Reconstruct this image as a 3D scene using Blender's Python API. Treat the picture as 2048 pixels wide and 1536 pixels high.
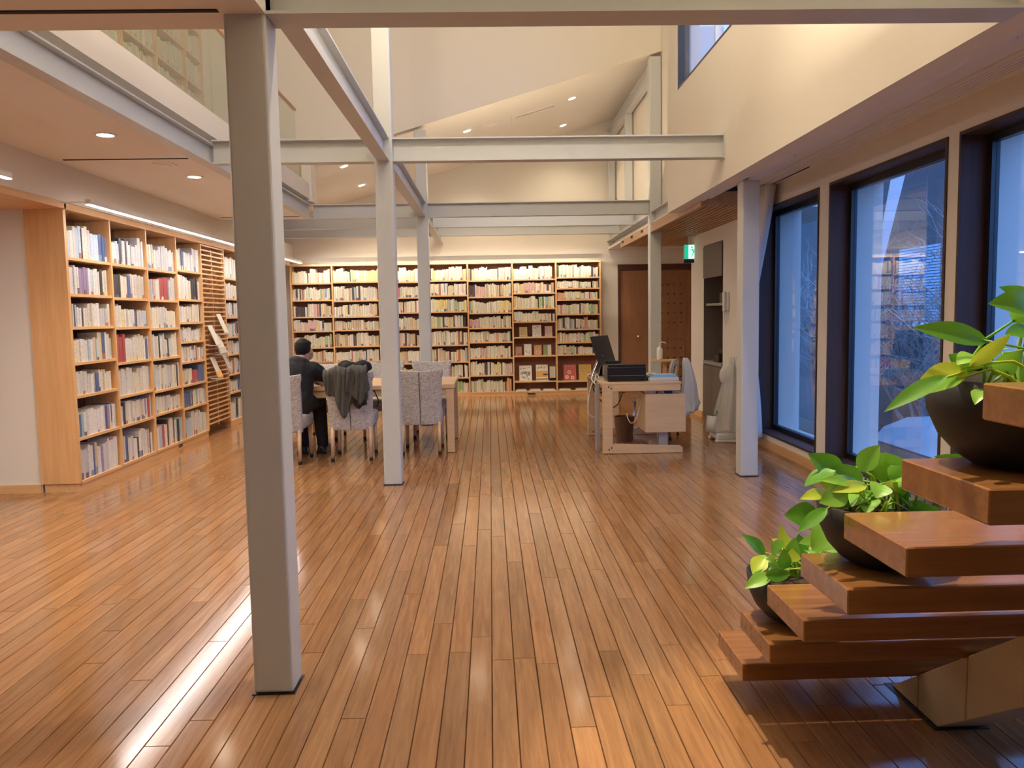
import bpy, bmesh, math, random
from mathutils import Vector, Matrix
for o in list(bpy.data.objects): bpy.data.objects.remove(o)
sc = bpy.context.scene
COL = sc.collection
PI = math.pi
# ------------------------------------------------------------------ camera
FPX, PITCH, YAW, ROLL, HC = 1607.5, .0852, .02576, -.01762, 1.42
_fw = Vector((math.sin(YAW), math.cos(YAW), 0)); _rt = Vector((math.cos(YAW), -math.sin(YAW), 0)); _up = Vector((0, 0, 1))
FW = _fw*math.cos(PITCH) - _up*math.sin(PITCH); UP2 = _up*math.cos(PITCH) + _fw*math.sin(PITCH)
RT = _rt*math.cos(ROLL) + UP2*math.sin(ROLL); UP = UP2*math.cos(ROLL) - _rt*math.sin(ROLL)
CP = Vector((0, 0, HC))
cam = bpy.data.cameras.new('camera'); cam.sensor_fit = 'HORIZONTAL'; cam.sensor_width = 36; cam.lens = FPX*36/2048
cam.clip_start = .02; cam.clip_end = 300
co = bpy.data.objects.new('camera', cam); COL.objects.link(co)
M = Matrix.Identity(4)
for i in range(3):
    M[i][0] = RT[i]; M[i][1] = UP[i]; M[i][2] = -FW[i]; M[i][3] = CP[i]
co.matrix_world = M; sc.camera = co
def at(px, py, Y):
    v = (px-1024)/FPX*RT - (py-768)/FPX*UP + FW
    return CP + v*(Y/v.y)
# ------------------------------------------------------------------ world, exposure, light levels
sc.view_settings.view_transform = 'Standard'; sc.view_settings.look = 'None'; sc.view_settings.gamma = 1
sc.view_settings.use_curve_mapping = False; sc.view_settings.exposure = 0.95
w = bpy.data.worlds.new('dusk_sky'); sc.world = w; w.use_nodes = True
wn = w.node_tree.nodes; wl = w.node_tree.links
bg = wn['Background']; tcw = wn.new('ShaderNodeTexCoord'); sep = wn.new('ShaderNodeSeparateXYZ'); rmp = wn.new('ShaderNodeValToRGB')
wl.new(tcw.outputs['Generated'], sep.inputs[0]); wl.new(sep.outputs['Z'], rmp.inputs[0]); wl.new(rmp.outputs[0], bg.inputs[0])
rmp.color_ramp.elements[0].position = 0.0; rmp.color_ramp.elements[0].color = (.12, .31, .78, 1)
rmp.color_ramp.elements[1].position = 0.6; rmp.color_ramp.elements[1].color = (.095, .26, .70, 1)
bg.inputs[1].default_value = 2.5
WARM = (1, .79, .50); NEUT = (1, .83, .58); COOL = (1, .92, .86)
def lamp(kind, loc, energy, color, parent=None, name='light', size=.1, sizey=None, rot=(0, 0, 0), spot=100, blend=.6, spread=None):
    l = bpy.data.lights.new(name, kind); l.energy = energy; l.color = color
    if kind == 'AREA':
        l.shape = 'RECTANGLE' if sizey else 'DISK'; l.size = size
        if sizey: l.size_y = sizey
        if spread: l.spread = math.radians(spread)
    else:
        l.shadow_soft_size = size
    if kind == 'SPOT': l.spot_size = math.radians(spot); l.spot_blend = blend
    o = bpy.data.objects.new(name, l); COL.objects.link(o); o.location = loc; o.rotation_euler = rot
    if parent: o.parent = parent
    return o
# ------------------------------------------------------------------ materials
MATS = {}
def newmat(name):
    m = bpy.data.materials.new(name); m.use_nodes = True; MATS[name] = m
    return m, m.node_tree.nodes, m.node_tree.links, m.node_tree.nodes['Principled BSDF']
def plain(name, col, rough=.5, metal=0, noise=.06, scale=6, emis=None, est=0, spec=.5, bump=0, bscale=80):
    m, n, l, p = newmat(name)
    p.inputs['Roughness'].default_value = rough; p.inputs['Metallic'].default_value = metal
    p.inputs['Specular IOR Level'].default_value = spec
    tc = n.new('ShaderNodeTexCoord'); nz = n.new('ShaderNodeTexNoise'); nz.inputs['Scale'].default_value = scale; nz.inputs['Detail'].default_value = 4
    l.new(tc.outputs['Object'], nz.inputs['Vector'])
    mx = n.new('ShaderNodeMix'); mx.data_type = 'RGBA'
    mx.inputs[6].default_value = tuple(c*(1-noise) for c in col)+(1,); mx.inputs[7].default_value = tuple(min(1, c*(1+noise)) for c in col)+(1,)
    l.new(nz.outputs[0], mx.inputs[0]); l.new(mx.outputs[2], p.inputs['Base Color'])
    if bump:
        b = n.new('ShaderNodeBump'); b.inputs['Strength'].default_value = bump; b.inputs['Distance'].default_value = .004
        n2 = n.new('ShaderNodeTexNoise'); n2.inputs['Scale'].default_value = bscale; l.new(tc.outputs['Object'], n2.inputs['Vector'])
        l.new(n2.outputs[0], b.inputs['Height']); l.new(b.outputs[0], p.inputs['Normal'])
    if emis:
        p.inputs['Emission Color'].default_value = emis+(1,); p.inputs['Emission Strength'].default_value = est
    return m
def wood(name, c1, c2, axis='Y', rough=.4, scale=14, coat=0, stretch=.06):
    m, n, l, p = newmat(name)
    tc = n.new('ShaderNodeTexCoord'); mp = n.new('ShaderNodeMapping'); s = [scale]*3; s['XYZ'.index(axis)] = scale*stretch
    mp.inputs['Scale'].default_value = s; l.new(tc.outputs['Object'], mp.inputs[0])
    nz = n.new('ShaderNodeTexNoise'); nz.inputs['Scale'].default_value = 2.2; nz.inputs['Detail'].default_value = 8; nz.inputs['Roughness'].default_value = .62
    l.new(mp.outputs[0], nz.inputs['Vector'])
    r = n.new('ShaderNodeValToRGB'); r.color_ramp.elements[0].position = .3; r.color_ramp.elements[1].position = .7
    r.color_ramp.elements[0].color = c1+(1,); r.color_ramp.elements[1].color = c2+(1,)
    l.new(nz.outputs[0], r.inputs[0]); l.new(r.outputs[0], p.inputs['Base Color'])
    p.inputs['Roughness'].default_value = rough
    if coat: p.inputs['Coat Weight'].default_value = coat; p.inputs['Coat Roughness'].default_value = .12
    return m
WALL = plain('wall_paint', (.78, .735, .66), .75, noise=.015, scale=2, spec=.2)
CEIL = plain('ceiling_paint', (.82, .79, .76), .8, noise=.015, scale=2, spec=.2)
STEEL = plain('painted_steel', (.57, .59, .60), .42, noise=.02, scale=3)
STEELW = plain('stringer_paint', (.58, .47, .30), .45, noise=.03, scale=3)
MAPLE = wood('bookcase_wood', (.66, .36, .15), (.78, .47, .22), 'Z', .38)
MAPLEH = wood('shelf_wood', (.66, .37, .16), (.78, .48, .24), 'Y', .38)
MAPLEX = wood('shelf_wood_x', (.66, .38, .17), (.78, .49, .25), 'X', .38)
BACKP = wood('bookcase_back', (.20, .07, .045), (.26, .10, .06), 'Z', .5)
TREAD = wood('tread_wood', (.20, .08, .026), (.33, .145, .045), 'X', .26, 12, .4)
TABLE = wood('table_wood', (.60, .40, .24), (.70, .49, .30), 'X', .4)
DESKW = wood('desk_wood', (.66, .46, .28), (.76, .56, .36), 'X', .42)
DOORW = wood('door_wood', (.27, .125, .06), (.36, .175, .085), 'Z', .4)
SLATW = wood('slat_wood', (.44, .27, .16), (.56, .37, .23), 'Y', .5)
FRAMEW = wood('window_frame_wood', (.045, .022, .018), (.07, .036, .028), 'Z', .6)
BLACKM = plain('black_metal', (.012, .013, .02), .35)
BLACKP = plain('black_plastic', (.014, .014, .016), .3)
GREYM = plain('grey_metal', (.42, .42, .46), .35, .3)
CHROME = plain('chrome', (.7, .7, .72), .2, 1)
WHITEP = plain('white_plastic', (.78, .77, .74), .4)
LEDW = plain('led_glow', (1, 1, 1), .5, emis=(1, .93, .9), est=14)
DLW = plain('downlight_glow', (1, 1, 1), .5, emis=(1, .86, .66), est=30)
SLOT = plain('slot_black', (.012, .008, .006), .8)
DARKN = plain('niche_grey', (.16, .13, .11), .6)
SOIL = plain('soil', (.05, .03, .02), .95, noise=.4, scale=60, bump=.6)
BOWL = plain('bowl_clay', (.013, .011, .010), .55, noise=.2, scale=40, bump=.15)
BLACKC = plain('black_cloth', (.014, .014, .020), .9, noise=.3, scale=40, bump=.2, bscale=150)
SKIN = plain('skin', (.55, .33, .24), .5)
HAIR = plain('hair', (.006, .005, .005), .85, noise=.4, scale=90)
COATM = plain('coat_cloth', (.085, .082, .072), .85, noise=.15, scale=30)
COAT2 = plain('coat_lining', (.02, .018, .018), .8)
CURT = plain('curtain_cloth', (.72, .69, .66), .9, noise=.05)
SNOW = plain('snow', (.8, .82, .85), .8)
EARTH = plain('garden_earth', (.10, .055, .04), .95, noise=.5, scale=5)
BARK = plain('bark', (.42, .36, .34), .9, noise=.4, scale=25)
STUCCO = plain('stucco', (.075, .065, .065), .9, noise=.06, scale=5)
PLINTH = MAPLEH
# linen with cross weave
m, n, l, p = newmat('linen'); LINEN = m
tc = n.new('ShaderNodeTexCoord')
def _w(sc3):
    mp = n.new('ShaderNodeMapping'); mp.inputs['Scale'].default_value = sc3; l.new(tc.outputs['Object'], mp.inputs[0])
    z = n.new('ShaderNodeTexNoise'); z.inputs['Scale'].default_value = 1; z.inputs['Detail'].default_value = 3; l.new(mp.outputs[0], z.inputs['Vector']); return z
a, b = _w((26, 26, 190)), _w((190, 190, 26))
ad = n.new('ShaderNodeMath'); ad.operation = 'ADD'; l.new(a.outputs[0], ad.inputs[0]); l.new(b.outputs[0], ad.inputs[1])
r = n.new('ShaderNodeValToRGB'); r.color_ramp.elements[0].position = .78; r.color_ramp.elements[1].position = 1.2 if False else 1.0
hf = n.new('ShaderNodeMath'); hf.operation = 'MULTIPLY'; hf.inputs[1].default_value = 1.0; l.new(ad.outputs[0], hf.inputs[0])
sb = n.new('ShaderNodeMath'); sb.operation = 'SUBTRACT'; sb.inputs[1].default_value = .5; l.new(hf.outputs[0], sb.inputs[0])
r.color_ramp.elements[0].position = .32; r.color_ramp.elements[1].position = .68
r.color_ramp.elements[0].color = (.30, .28, .27, 1); r.color_ramp.elements[1].color = (.62, .59, .57, 1)
l.new(sb.outputs[0], r.inputs[0]); l.new(r.outputs[0], p.inputs['Base Color']); p.inputs['Roughness'].default_value = .92
# floor planks: per-plank colour attribute and long grain
m, n, l, p = newmat('plank_wood'); PLANK = m
g = n.new('ShaderNodeNewGeometry'); at1 = n.new('ShaderNodeAttribute'); at1.attribute_name = 'col'
ofs = n.new('ShaderNodeVectorMath'); ofs.operation = 'MULTIPLY_ADD'; ofs.inputs[1].default_value = (37, 91, 53)
l.new(at1.outputs['Color'], ofs.inputs[0]); l.new(g.outputs['Position'], ofs.inputs[2])
mp = n.new('ShaderNodeMapping'); mp.inputs['Scale'].default_value = (46, 2.6, 20); l.new(ofs.outputs[0], mp.inputs[0])
nz = n.new('ShaderNodeTexNoise'); nz.inputs['Scale'].default_value = 1; nz.inputs['Detail'].default_value = 7; nz.inputs['Roughness'].default_value = .65; nz.inputs['Distortion'].default_value = .6
l.new(mp.outputs[0], nz.inputs['Vector'])
r = n.new('ShaderNodeValToRGB'); r.color_ramp.elements[0].position = .32; r.color_ramp.elements[1].position = .68
r.color_ramp.elements[0].color = (.74, .68, .62, 1); r.color_ramp.elements[1].color = (1.12, 1.1, 1.05, 1)
l.new(nz.outputs[0], r.inputs[0])
mx = n.new('ShaderNodeMix'); mx.data_type = 'RGBA'; mx.blend_type = 'MULTIPLY'; mx.inputs[0].default_value = 1
l.new(at1.outputs['Color'], mx.inputs[6]); l.new(r.outputs[0], mx.inputs[7]); l.new(mx.outputs[2], p.inputs['Base Color'])
rr = n.new('ShaderNodeMapRange'); rr.inputs[3].default_value = .07; rr.inputs[4].default_value = .19; l.new(nz.outputs[0], rr.inputs[0]); l.new(rr.outputs[0], p.inputs['Roughness'])
bp = n.new('ShaderNodeBump'); bp.inputs['Strength'].default_value = .02; bp.inputs['Distance'].default_value = .002; l.new(nz.outputs[0], bp.inputs['Height']); l.new(bp.outputs[0], p.inputs['Normal'])
p.inputs['Specular IOR Level'].default_value = .5
# book covers: colour attribute plus printed marks on the spine
m, n, l, p = newmat('book_cover'); BOOK = m
at1 = n.new('ShaderNodeAttribute'); at1.attribute_name = 'col'; g = n.new('ShaderNodeNewGeometry')
mp = n.new('ShaderNodeMapping'); mp.inputs['Scale'].default_value = (170, 170, 80); l.new(g.outputs['Position'], mp.inputs[0])
nz = n.new('ShaderNodeTexNoise'); nz.inputs['Scale'].default_value = 1; nz.inputs['Detail'].default_value = 2; l.new(mp.outputs[0], nz.inputs['Vector'])
r = n.new('ShaderNodeValToRGB'); r.color_ramp.elements[0].position = .56; r.color_ramp.elements[1].position = .64
l.new(nz.outputs[0], r.inputs[0])
mx = n.new('ShaderNodeMix'); mx.data_type = 'RGBA'; ml = n.new('ShaderNodeMath'); ml.operation = 'MULTIPLY'; ml.inputs[1].default_value = .42
l.new(r.outputs[0], ml.inputs[0]); l.new(ml.outputs[0], mx.inputs[0]); l.new(at1.outputs['Color'], mx.inputs[6]); mx.inputs[7].default_value = (.10, .09, .12, 1)
l.new(mx.outputs[2], p.inputs['Base Color']); p.inputs['Roughness'].default_value = .45
PAGES = plain('book_pages', (.78, .72, .60), .9, noise=.05, scale=90)
def attrmat(name, rough=.5, spec=.5):
    m, n, l, p = newmat(name); a = n.new('ShaderNodeAttribute'); a.attribute_name = 'col'
    l.new(a.outputs['Color'], p.inputs['Base Color']); p.inputs['Roughness'].default_value = rough; p.inputs['Specular IOR Level'].default_value = spec
    return m
PRINT = attrmat('printed_cover', .4)
# leaves: green with lighter midrib zones, slightly translucent
def leafmat(name, c1, c2):
    m, n, l, p = newmat(name)
    tc = n.new('ShaderNodeTexCoord'); nz = n.new('ShaderNodeTexNoise'); nz.inputs['Scale'].default_value = 14; nz.inputs['Detail'].default_value = 3
    l.new(tc.outputs['Object'], nz.inputs['Vector']); mx = n.new('ShaderNodeMix'); mx.data_type = 'RGBA'
    mx.inputs[6].default_value = c1+(1,); mx.inputs[7].default_value = c2+(1,); l.new(nz.outputs[0], mx.inputs[0])
    l.new(mx.outputs[2], p.inputs['Base Color']); p.inputs['Roughness'].default_value = .38
    tr = n.new('ShaderNodeBsdfTranslucent'); l.new(mx.outputs[2], tr.inputs[0]); ms = n.new('ShaderNodeMixShader'); ms.inputs[0].default_value = .3
    l.new(p.outputs[0], ms.inputs[1]); l.new(tr.outputs[0], ms.inputs[2]); l.new(ms.outputs[0], n['Material Output'].inputs[0])
    return m
LEAFD = leafmat('leaf_dark', (.09, .30, .02), (.15, .42, .04))
LEAFM = leafmat('leaf_mid', (.20, .47, .04), (.30, .60, .08))
LEAFL = leafmat('leaf_lime', (.46, .62, .03), (.62, .74, .10))
# glass: clear, with Fresnel reflection
def glassmat(name, tint, refl=1.0):
    m, n, l, p = newmat(name); n.remove(p)
    tr = n.new('ShaderNodeBsdfTransparent'); tr.inputs[0].default_value = tint+(1,)
    gl = n.new('ShaderNodeBsdfGlossy'); gl.inputs['Roughness'].default_value = .0; gl.inputs[0].default_value = (refl, refl, refl, 1)
    g = n.new('ShaderNodeNewGeometry'); dt = n.new('ShaderNodeVectorMath'); dt.operation = 'DOT_PRODUCT'; l.new(g.outputs['Normal'], dt.inputs[0]); l.new(g.outputs['Incoming'], dt.inputs[1])
    ab = n.new('ShaderNodeMath'); ab.operation = 'ABSOLUTE'; l.new(dt.outputs['Value'], ab.inputs[0])
    om = n.new('ShaderNodeMath'); om.operation = 'SUBTRACT'; om.inputs[0].default_value = 1; l.new(ab.outputs[0], om.inputs[1])
    pw = n.new('ShaderNodeMath'); pw.operation = 'POWER'; pw.inputs[1].default_value = 5; l.new(om.outputs[0], pw.inputs[0])
    fr = n.new('ShaderNodeMath'); fr.operation = 'MULTIPLY_ADD'; fr.use_clamp = True; fr.inputs[1].default_value = 1.3; fr.inputs[2].default_value = .06; l.new(pw.outputs[0], fr.inputs[0]); ms = n.new('ShaderNodeMixShader')
    l.new(fr.outputs[0], ms.inputs[0]); l.new(tr.outputs[0], ms.inputs[1]); l.new(gl.outputs[0], ms.inputs[2]); l.new(ms.outputs[0], n['Material Output'].inputs[0])
    return m
GLASS = glassmat('window_glass', (.97, .98, 1)); RAILG = glassmat('railing_glass', (.86, .90, .84))
def sheetmat(name, col, alpha):
    m, n, l, p = newmat(name); p.inputs['Base Color'].default_value = col+(1,); p.inputs['Roughness'].default_value = .25; p.inputs['Alpha'].default_value = alpha
    return m
PLASTIC = sheetmat('plastic_sheet', (.75, .75, .74), .62)
# ------------------------------------------------------------------ mesh helpers
def NB(): return bmesh.new()
def bx(bm, x0, x1, y0, y1, z0, z1, mi=0):
    v = [bm.verts.new(c) for c in ((x0, y0, z0), (x1, y0, z0), (x1, y1, z0), (x0, y1, z0), (x0, y0, z1), (x1, y0, z1), (x1, y1, z1), (x0, y1, z1))]
    for f in ((0, 3, 2, 1), (4, 5, 6, 7), (0, 1, 5, 4), (1, 2, 6, 5), (2, 3, 7, 6), (3, 0, 4, 7)):
        bm.faces.new([v[i] for i in f]).material_index = mi
    return v
def prism(bm, pts, d, mi=0):
    """closed polygon (3D points) extruded by vector d"""
    a = [bm.verts.new(p) for p in pts]; b = [bm.verts.new(Vector(p)+Vector(d)) for p in pts]; k = len(pts)
    bm.faces.new(a[::-1]).material_index = mi; bm.faces.new(b).material_index = mi
    for i in range(k): bm.faces.new((a[i], a[(i+1) % k], b[(i+1) % k], b[i])).material_index = mi
def tube(bm, pts, r, seg=8, mi=0, cap=True):
    pts = [Vector(p) for p in pts]; rs = r if isinstance(r, (list, tuple)) else [r]*len(pts); rings = []
    for i, p in enumerate(pts):
        t = (pts[min(i+1, len(pts)-1)] - pts[max(i-1, 0)]).normalized()
        u = t.cross(Vector((0, 0, 1))) if abs(t.z) < .9 else t.cross(Vector((1, 0, 0))); u.normalize(); v = t.cross(u)
        rings.append([bm.verts.new(p + (u*math.cos(2*PI*k/seg) + v*math.sin(2*PI*k/seg))*rs[i]) for k in range(seg)])
    for a, b in zip(rings, rings[1:]):
        for k in range(seg): bm.faces.new((a[k], a[(k+1) % seg], b[(k+1) % seg], b[k])).material_index = mi
    if cap:
        bm.faces.new(rings[0][::-1]).material_index = mi; bm.faces.new(rings[-1]).material_index = mi
def lathe(bm, prof, c=(0, 0, 0), seg=24, mi=0, cap=True):
    rings = []
    for r_, z in prof:
        rings.append([bm.verts.new((c[0]+max(r_, 1e-4)*math.cos(2*PI*k/seg), c[1]+max(r_, 1e-4)*math.sin(2*PI*k/seg), c[2]+z)) for k in range(seg)])
    for a, b in zip(rings, rings[1:]):
        for k in range(seg): bm.faces.new((a[k], a[(k+1) % seg], b[(k+1) % seg], b[k])).material_index = mi
    if cap: bm.faces.new(rings[0][::-1]); bm.faces.new(rings[-1])
def mesh(name, bm, mats, smooth=False, bevel=0):
    if bevel: bmesh.ops.bevel(bm, geom=[e for e in bm.edges], offset=bevel, segments=1, affect='EDGES', profile=.5)
    bmesh.ops.recalc_face_normals(bm, faces=bm.faces[:])
    me = bpy.data.meshes.new(name); bm.to_mesh(me); bm.free()
    for m_ in (mats if isinstance(mats, (list, tuple)) else [mats]): me.materials.append(m_)
    if smooth: me.polygons.foreach_set('use_smooth', [True]*len(me.polygons))
    return me
def obj(name, bm, mats, parent=None, smooth=False, bevel=0, loc=None, rotz=0):
    me = mesh(name, bm, mats, smooth, bevel); o = bpy.data.objects.new(name, me); COL.objects.link(o)
    if parent: o.parent = parent
    if loc is not None: o.location = loc
    if rotz: o.rotation_euler = (0, 0, rotz)
    return o
def box(name, d, mat, parent=None, bevel=0, mi=0):
    bm = NB(); bx(bm, *d); return obj(name, bm, mat, parent, bevel=bevel)
def tag(o, label, cat, group=None):
    o['label'] = label; o['category'] = cat
    if group: o['group'] = group
    return o
def thing(name, label, cat, loc=(0, 0, 0), rotz=0, group=None):
    o = bpy.data.objects.new(name, None); COL.objects.link(o); o.location = loc; o.rotation_euler = (0, 0, rotz); o.empty_display_size = .1
    return tag(o, label, cat, group)
def st(o): o['kind'] = 'structure'; return o
def sgroup(name):
    o = bpy.data.objects.new(name, None); COL.objects.link(o); o.empty_display_size = .1; return st(o)
def setcol(me, cols):
    """cols: list of (r,g,b) per polygon"""
    a = me.color_attributes.new('col', 'FLOAT_COLOR', 'CORNER'); d = []
    for p_ in me.polygons:
        c = cols[p_.index] if isinstance(cols, list) else cols
        for _ in p_.loop_indices: d += [c[0], c[1], c[2], 1]
    a.data.foreach_set('color', d)
def copytree(root, loc, rotz, label, group):
    r_ = root.copy(); COL.objects.link(r_); r_.location = loc; r_.rotation_euler = (0, 0, rotz); r_['label'] = label
    if group: r_['group'] = group
    for ch in root.children:
        c = ch.copy(); COL.objects.link(c); c.parent = r_; c.matrix_parent_inverse = ch.matrix_parent_inverse
        for g_ in ch.children:
            d = g_.copy(); COL.objects.link(d); d.parent = c
    return r_
ORD = ['first', 'second', 'third', 'fourth', 'fifth', 'sixth', 'seventh', 'eighth', 'ninth', 'tenth'] + [a+'-'+b if b else c for a, b, c in [('', '', w_) for w_ in 'eleventh twelfth thirteenth fourteenth fifteenth sixteenth seventeenth eighteenth nineteenth twentieth'.split()] + [('twenty', w_, '') for w_ in 'first second third fourth fifth sixth seventh eighth ninth'.split()] + [('', '', 'thirtieth')] + [('thirty', w_, '') for w_ in 'first second third fourth fifth'.split()]]
# ------------------------------------------------------------------ room shell
YB = 14.45
fl = st(box('floor', (-5.2, 4.2, -3.2, YB+.1, -.12, -.008), plain('seam_wood', (.10, .045, .02), .8)))
rng = random.Random(4)
PW = .09
rows = []
for i in range(int(9.2/PW)+1):
    x0 = -5.15+i*PW; y = -3.15 - rng.random()*1.6
    while y < YB:
        L = rng.choice((1.2, 1.5, 1.8, 1.82)) * rng.uniform(.85, 1.1); rows.append((x0, max(y, -3.15), min(y+L, YB))); y += L
def plankcol():
    k = rng.gauss(1, .085); h = rng.uniform(-.06, .06)
    return (max(.1, (.35)*k*(1+h*.3)), max(.05, .185*k*(1+h)), max(.02, .088*k*(1+h*1.8)))
def plankarea(q):
    x, y0, y1 = q; ym = max((y0+y1)/2, .1); xm = x+PW/2
    if y1 < 2.35 or abs(xm) > .66*y1+.1: return 0
    y0c = max(y0, 2.35)
    if y1-y0c < .05: return 0
    return PW*(1/y0c-1/y1)/((y0c+y1)/2)*100
rows.sort(key=lambda q: -plankarea(q))
def plankgeo(bm, q):
    x, y0, y1 = q; gp = .0012; c = .0016
    x1 = x+PW-gp; x += gp; y0 += gp; y1 -= gp
    t = [bm.verts.new(v_) for v_ in ((x+c, y0+c, 0), (x1-c, y0+c, 0), (x1-c, y1-c, 0), (x+c, y1-c, 0))]
    b_ = [bm.verts.new(v_) for v_ in ((x, y0, -.003), (x1, y0, -.003), (x1, y1, -.003), (x, y1, -.003))]
    e_ = [bm.verts.new(v_) for v_ in ((x, y0, -.009), (x1, y0, -.009), (x1, y1, -.009), (x, y1, -.009))]
    bm.faces.new(t)
    for i in range(4):
        bm.faces.new((b_[i], b_[(i+1) % 4], t[(i+1) % 4], t[i])); bm.faces.new((e_[i], e_[(i+1) % 4], b_[(i+1) % 4], b_[i]))
for q in rows[:300]:
    bm = NB(); plankgeo(bm, q); o = obj('plank', bm, PLANK, fl); setcol(o.data, plankcol())
bm = NB(); cols = []
for q in rows[300:]:
    plankgeo(bm, q); cols += [plankcol()]*9
o = obj('plank_field', bm, PLANK, fl); setcol(o.data, cols); o['kind'] = 'stuff'

XL = -3.45      # left wall face above the bookcase
bm = NB(); bx(bm, -3.9, -3.80, 6.885, YB+.1, 0, 2.4); bx(bm, -3.9, XL, 3.12, YB+.1, 2.405, 2.72); bx(bm, -5.2, -5.1, -3.2, 6.85, 0, 2.55); bx(bm, -5.2, -3.455, 3.13, 6.95, 2.41, 2.5)
bx(bm, -3.9, -3.80, -3.2, YB+.1, 2.72, 6.4); bx(bm, -5.2, -3.8, -3.2, 3.12, 2.61, 2.72)
st(obj('wall_left', bm, WALL))
bm = NB(); bx(bm, -5.1, -3.795, 6.78, 6.88, 0, 2.409); st(obj('wall_recess', bm, WALL))
st(box('trim_1', (-5.1, -3.80, 6.765, 6.78, 0, .07), MAPLEX))
st(box('trim_2', (-5.1, -3.455, 3.12, 6.7795, 2.352, 2.405), MAPLEH))
# rear wall with door opening
bm = NB()
bx(bm, -3.9, 2.30, YB, YB+.12, 0, 6.4); bx(bm, 3.69, 4.2, YB, YB+.12, 0, 6.4); bx(bm, 2.30, 3.69, YB, YB+.12, 2.29, 6.4); bx(bm, 2.2, 3.8, YB+.125, YB+.2, 0, 2.5)
st(obj('wall_rear', bm, WALL))
# mid gable wall with sloping lower edge
def zs(x): return 3.73+.29*(x+1.23)
bm = NB()
prism(bm, [(-3.8, 10.5, 2.9), (-2.22, 10.5, 2.9), (-2.22, 10.5, zs(-2.22)), (2.249, 10.5, zs(2.249)), (2.249, 10.5, 6.4), (-3.8, 10.5, 6.4)], (0, .15, 0))
st(obj('wall_gable', bm, WALL))
bm = NB(); prism(bm, [(-3.8, 10.6, zs(-3.8)+.09), (2.249, 10.6, zs(2.249)+.09), (2.249, 10.6, zs(2.249)+.19), (-3.8, 10.6, zs(-3.8)+.19)], (0, YB-10.6, 0))
st(obj('ceiling_rear_slope', bm, CEIL))
bm = NB(); prism(bm, [(-3.9, -3.2, 5.6), (2.1, -3.2, 6.3), (2.1, -3.2, 6.4), (-3.9, -3.2, 5.7)], (0, 13.7, 0))
st(obj('ceiling_roof', bm, CEIL))
# left low ceiling under the mezzanine, and mezzanine over the camera
bm = NB(); bx(bm, XL, -2.34, 3.12, 10.65, 2.712, 2.75)
bx(bm, -3.8, -2.34, 3.12, 10.65, 2.752, 2.90)
st(obj('ceiling_left', bm, CEIL))
st(box('ceiling_front', (-5.2, -.775, -3.2, 3.12, 2.50, 2.60), CEIL))
st(box('wall_behind', (-5.2, 3.4, -3.3, -3.2, 0, 6.4), WALL))
st(box('trim_mezzanine_edge', (-5.2, -.93, 3.122, 3.14, 2.515, 2.95), WALL))
for i, (x0, x1, y, z) in enumerate(((-5.0, -.93, 2.935, 2.5), (-3.36, -2.38, 6.60, 2.712), (-3.36, -2.38, 10.36, 2.712))):
    tag(box('air_slot', (x0, x1, y-.012, y+.012, z-.004, z+.01), SLOT), ['long black linear air slot in the ceiling above the nearest column', 'black linear air slot in the left ceiling between two downlights', 'far black linear air slot in left ceiling beside the back bookcase'][i], 'air slot')
# right: upper wall with clerestory window, soffit, window wall
XU = 1.98
bm = NB(); cy0, cy1, cz0, cz1 = 4.2, 8.49, 3.70, 5.3
bx(bm, XU, XU+.15, 3.0, 8.93, 2.51, cz0); bx(bm, XU, XU+.15, 3.0, cy0, cz0, 6.4); bx(bm, XU, XU+.15, cy1, 8.93, cz0, 6.4); bx(bm, XU, XU+.15, cy0, cy1, cz1, 6.4)
bx(bm, XU, XU+.15, -3.2, 3.0, 2.51, 6.4)
st(obj('wall_upper_right', bm, WALL))
wt = sgroup('window_5')
for d in ((XU+.005, XU+.12, cy1-.03, cy1, cz0, cz1), (XU+.005, XU+.12, cy0, cy0+.03, cz0, cz1), (XU+.005, XU+.12, cy0, cy1, cz0, cz0+.03), (XU+.005, XU+.12, cy0, cy1, cz1-.03, cz1)):
    box('window_frame', d, BLACKM, wt)
box('window_pane', (XU+.07, XU+.076, cy0+.03, cy1-.03, cz0+.03, cz1-.03), GLASS, wt)
box('window_mullion', (XU+.05, XU+.10, 7.25, 7.28, cz0+.03, cz1-.03), STEEL, wt)
bm = NB(); bx(bm, 2.135, 2.86, -3.2, 8.93, 2.66, 2.72); bx(bm, 2.135, 2.20, -3.2, 8.93, 2.53, 2.66)
st(obj('ceiling_window_aisle', bm, CEIL))
st(box('trim_soffit_edge', (2.20, 2.215, -3.2, 8.93, 2.55, 2.66), MAPLEH))
dg = thing('diffuser_strip', 'long ribbed white air grille in the ceiling above the big windows', 'air grille')
for i in range(6):
    box('slat', (2.60+i*.032, 2.622+i*.032, 0, 8.3, 2.644, 2.6595), CEIL, dg)
XW = 2.85; XO = 3.30
WINS = [(6.94, 8.50), (4.99, 6.73), (3.12, 4.865), (1.25, 3.0)]
bm = NB(); z0w, z1w = .14, 2.47
ys = [-3.2] + [v_ for a_, b_ in sorted(WINS) for v_ in (a_, b_)] + [9.80]
for i in range(0, len(ys), 2): bx(bm, XW, XO, ys[i], ys[i+1], 0, 2.72)
for a_, b_ in WINS: bx(bm, XW, XO, a_, b_, 0, z0w); bx(bm, XW, XO, a_, b_, z1w, 2.72)
bx(bm, XW, XO, 9.80, 10.70, 2.29, 2.72); bx(bm, XW+.45, XO, 9.8, 10.7, 0, 2.29); bx(bm, XW, XO, 10.70, 11.36, 0, 2.72)
bx(bm, 4.1, 4.2, 11.3, YB, 0, 2.72); bx(bm, XO, 4.2, 11.26, 11.36, 0, 2.72)
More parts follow.
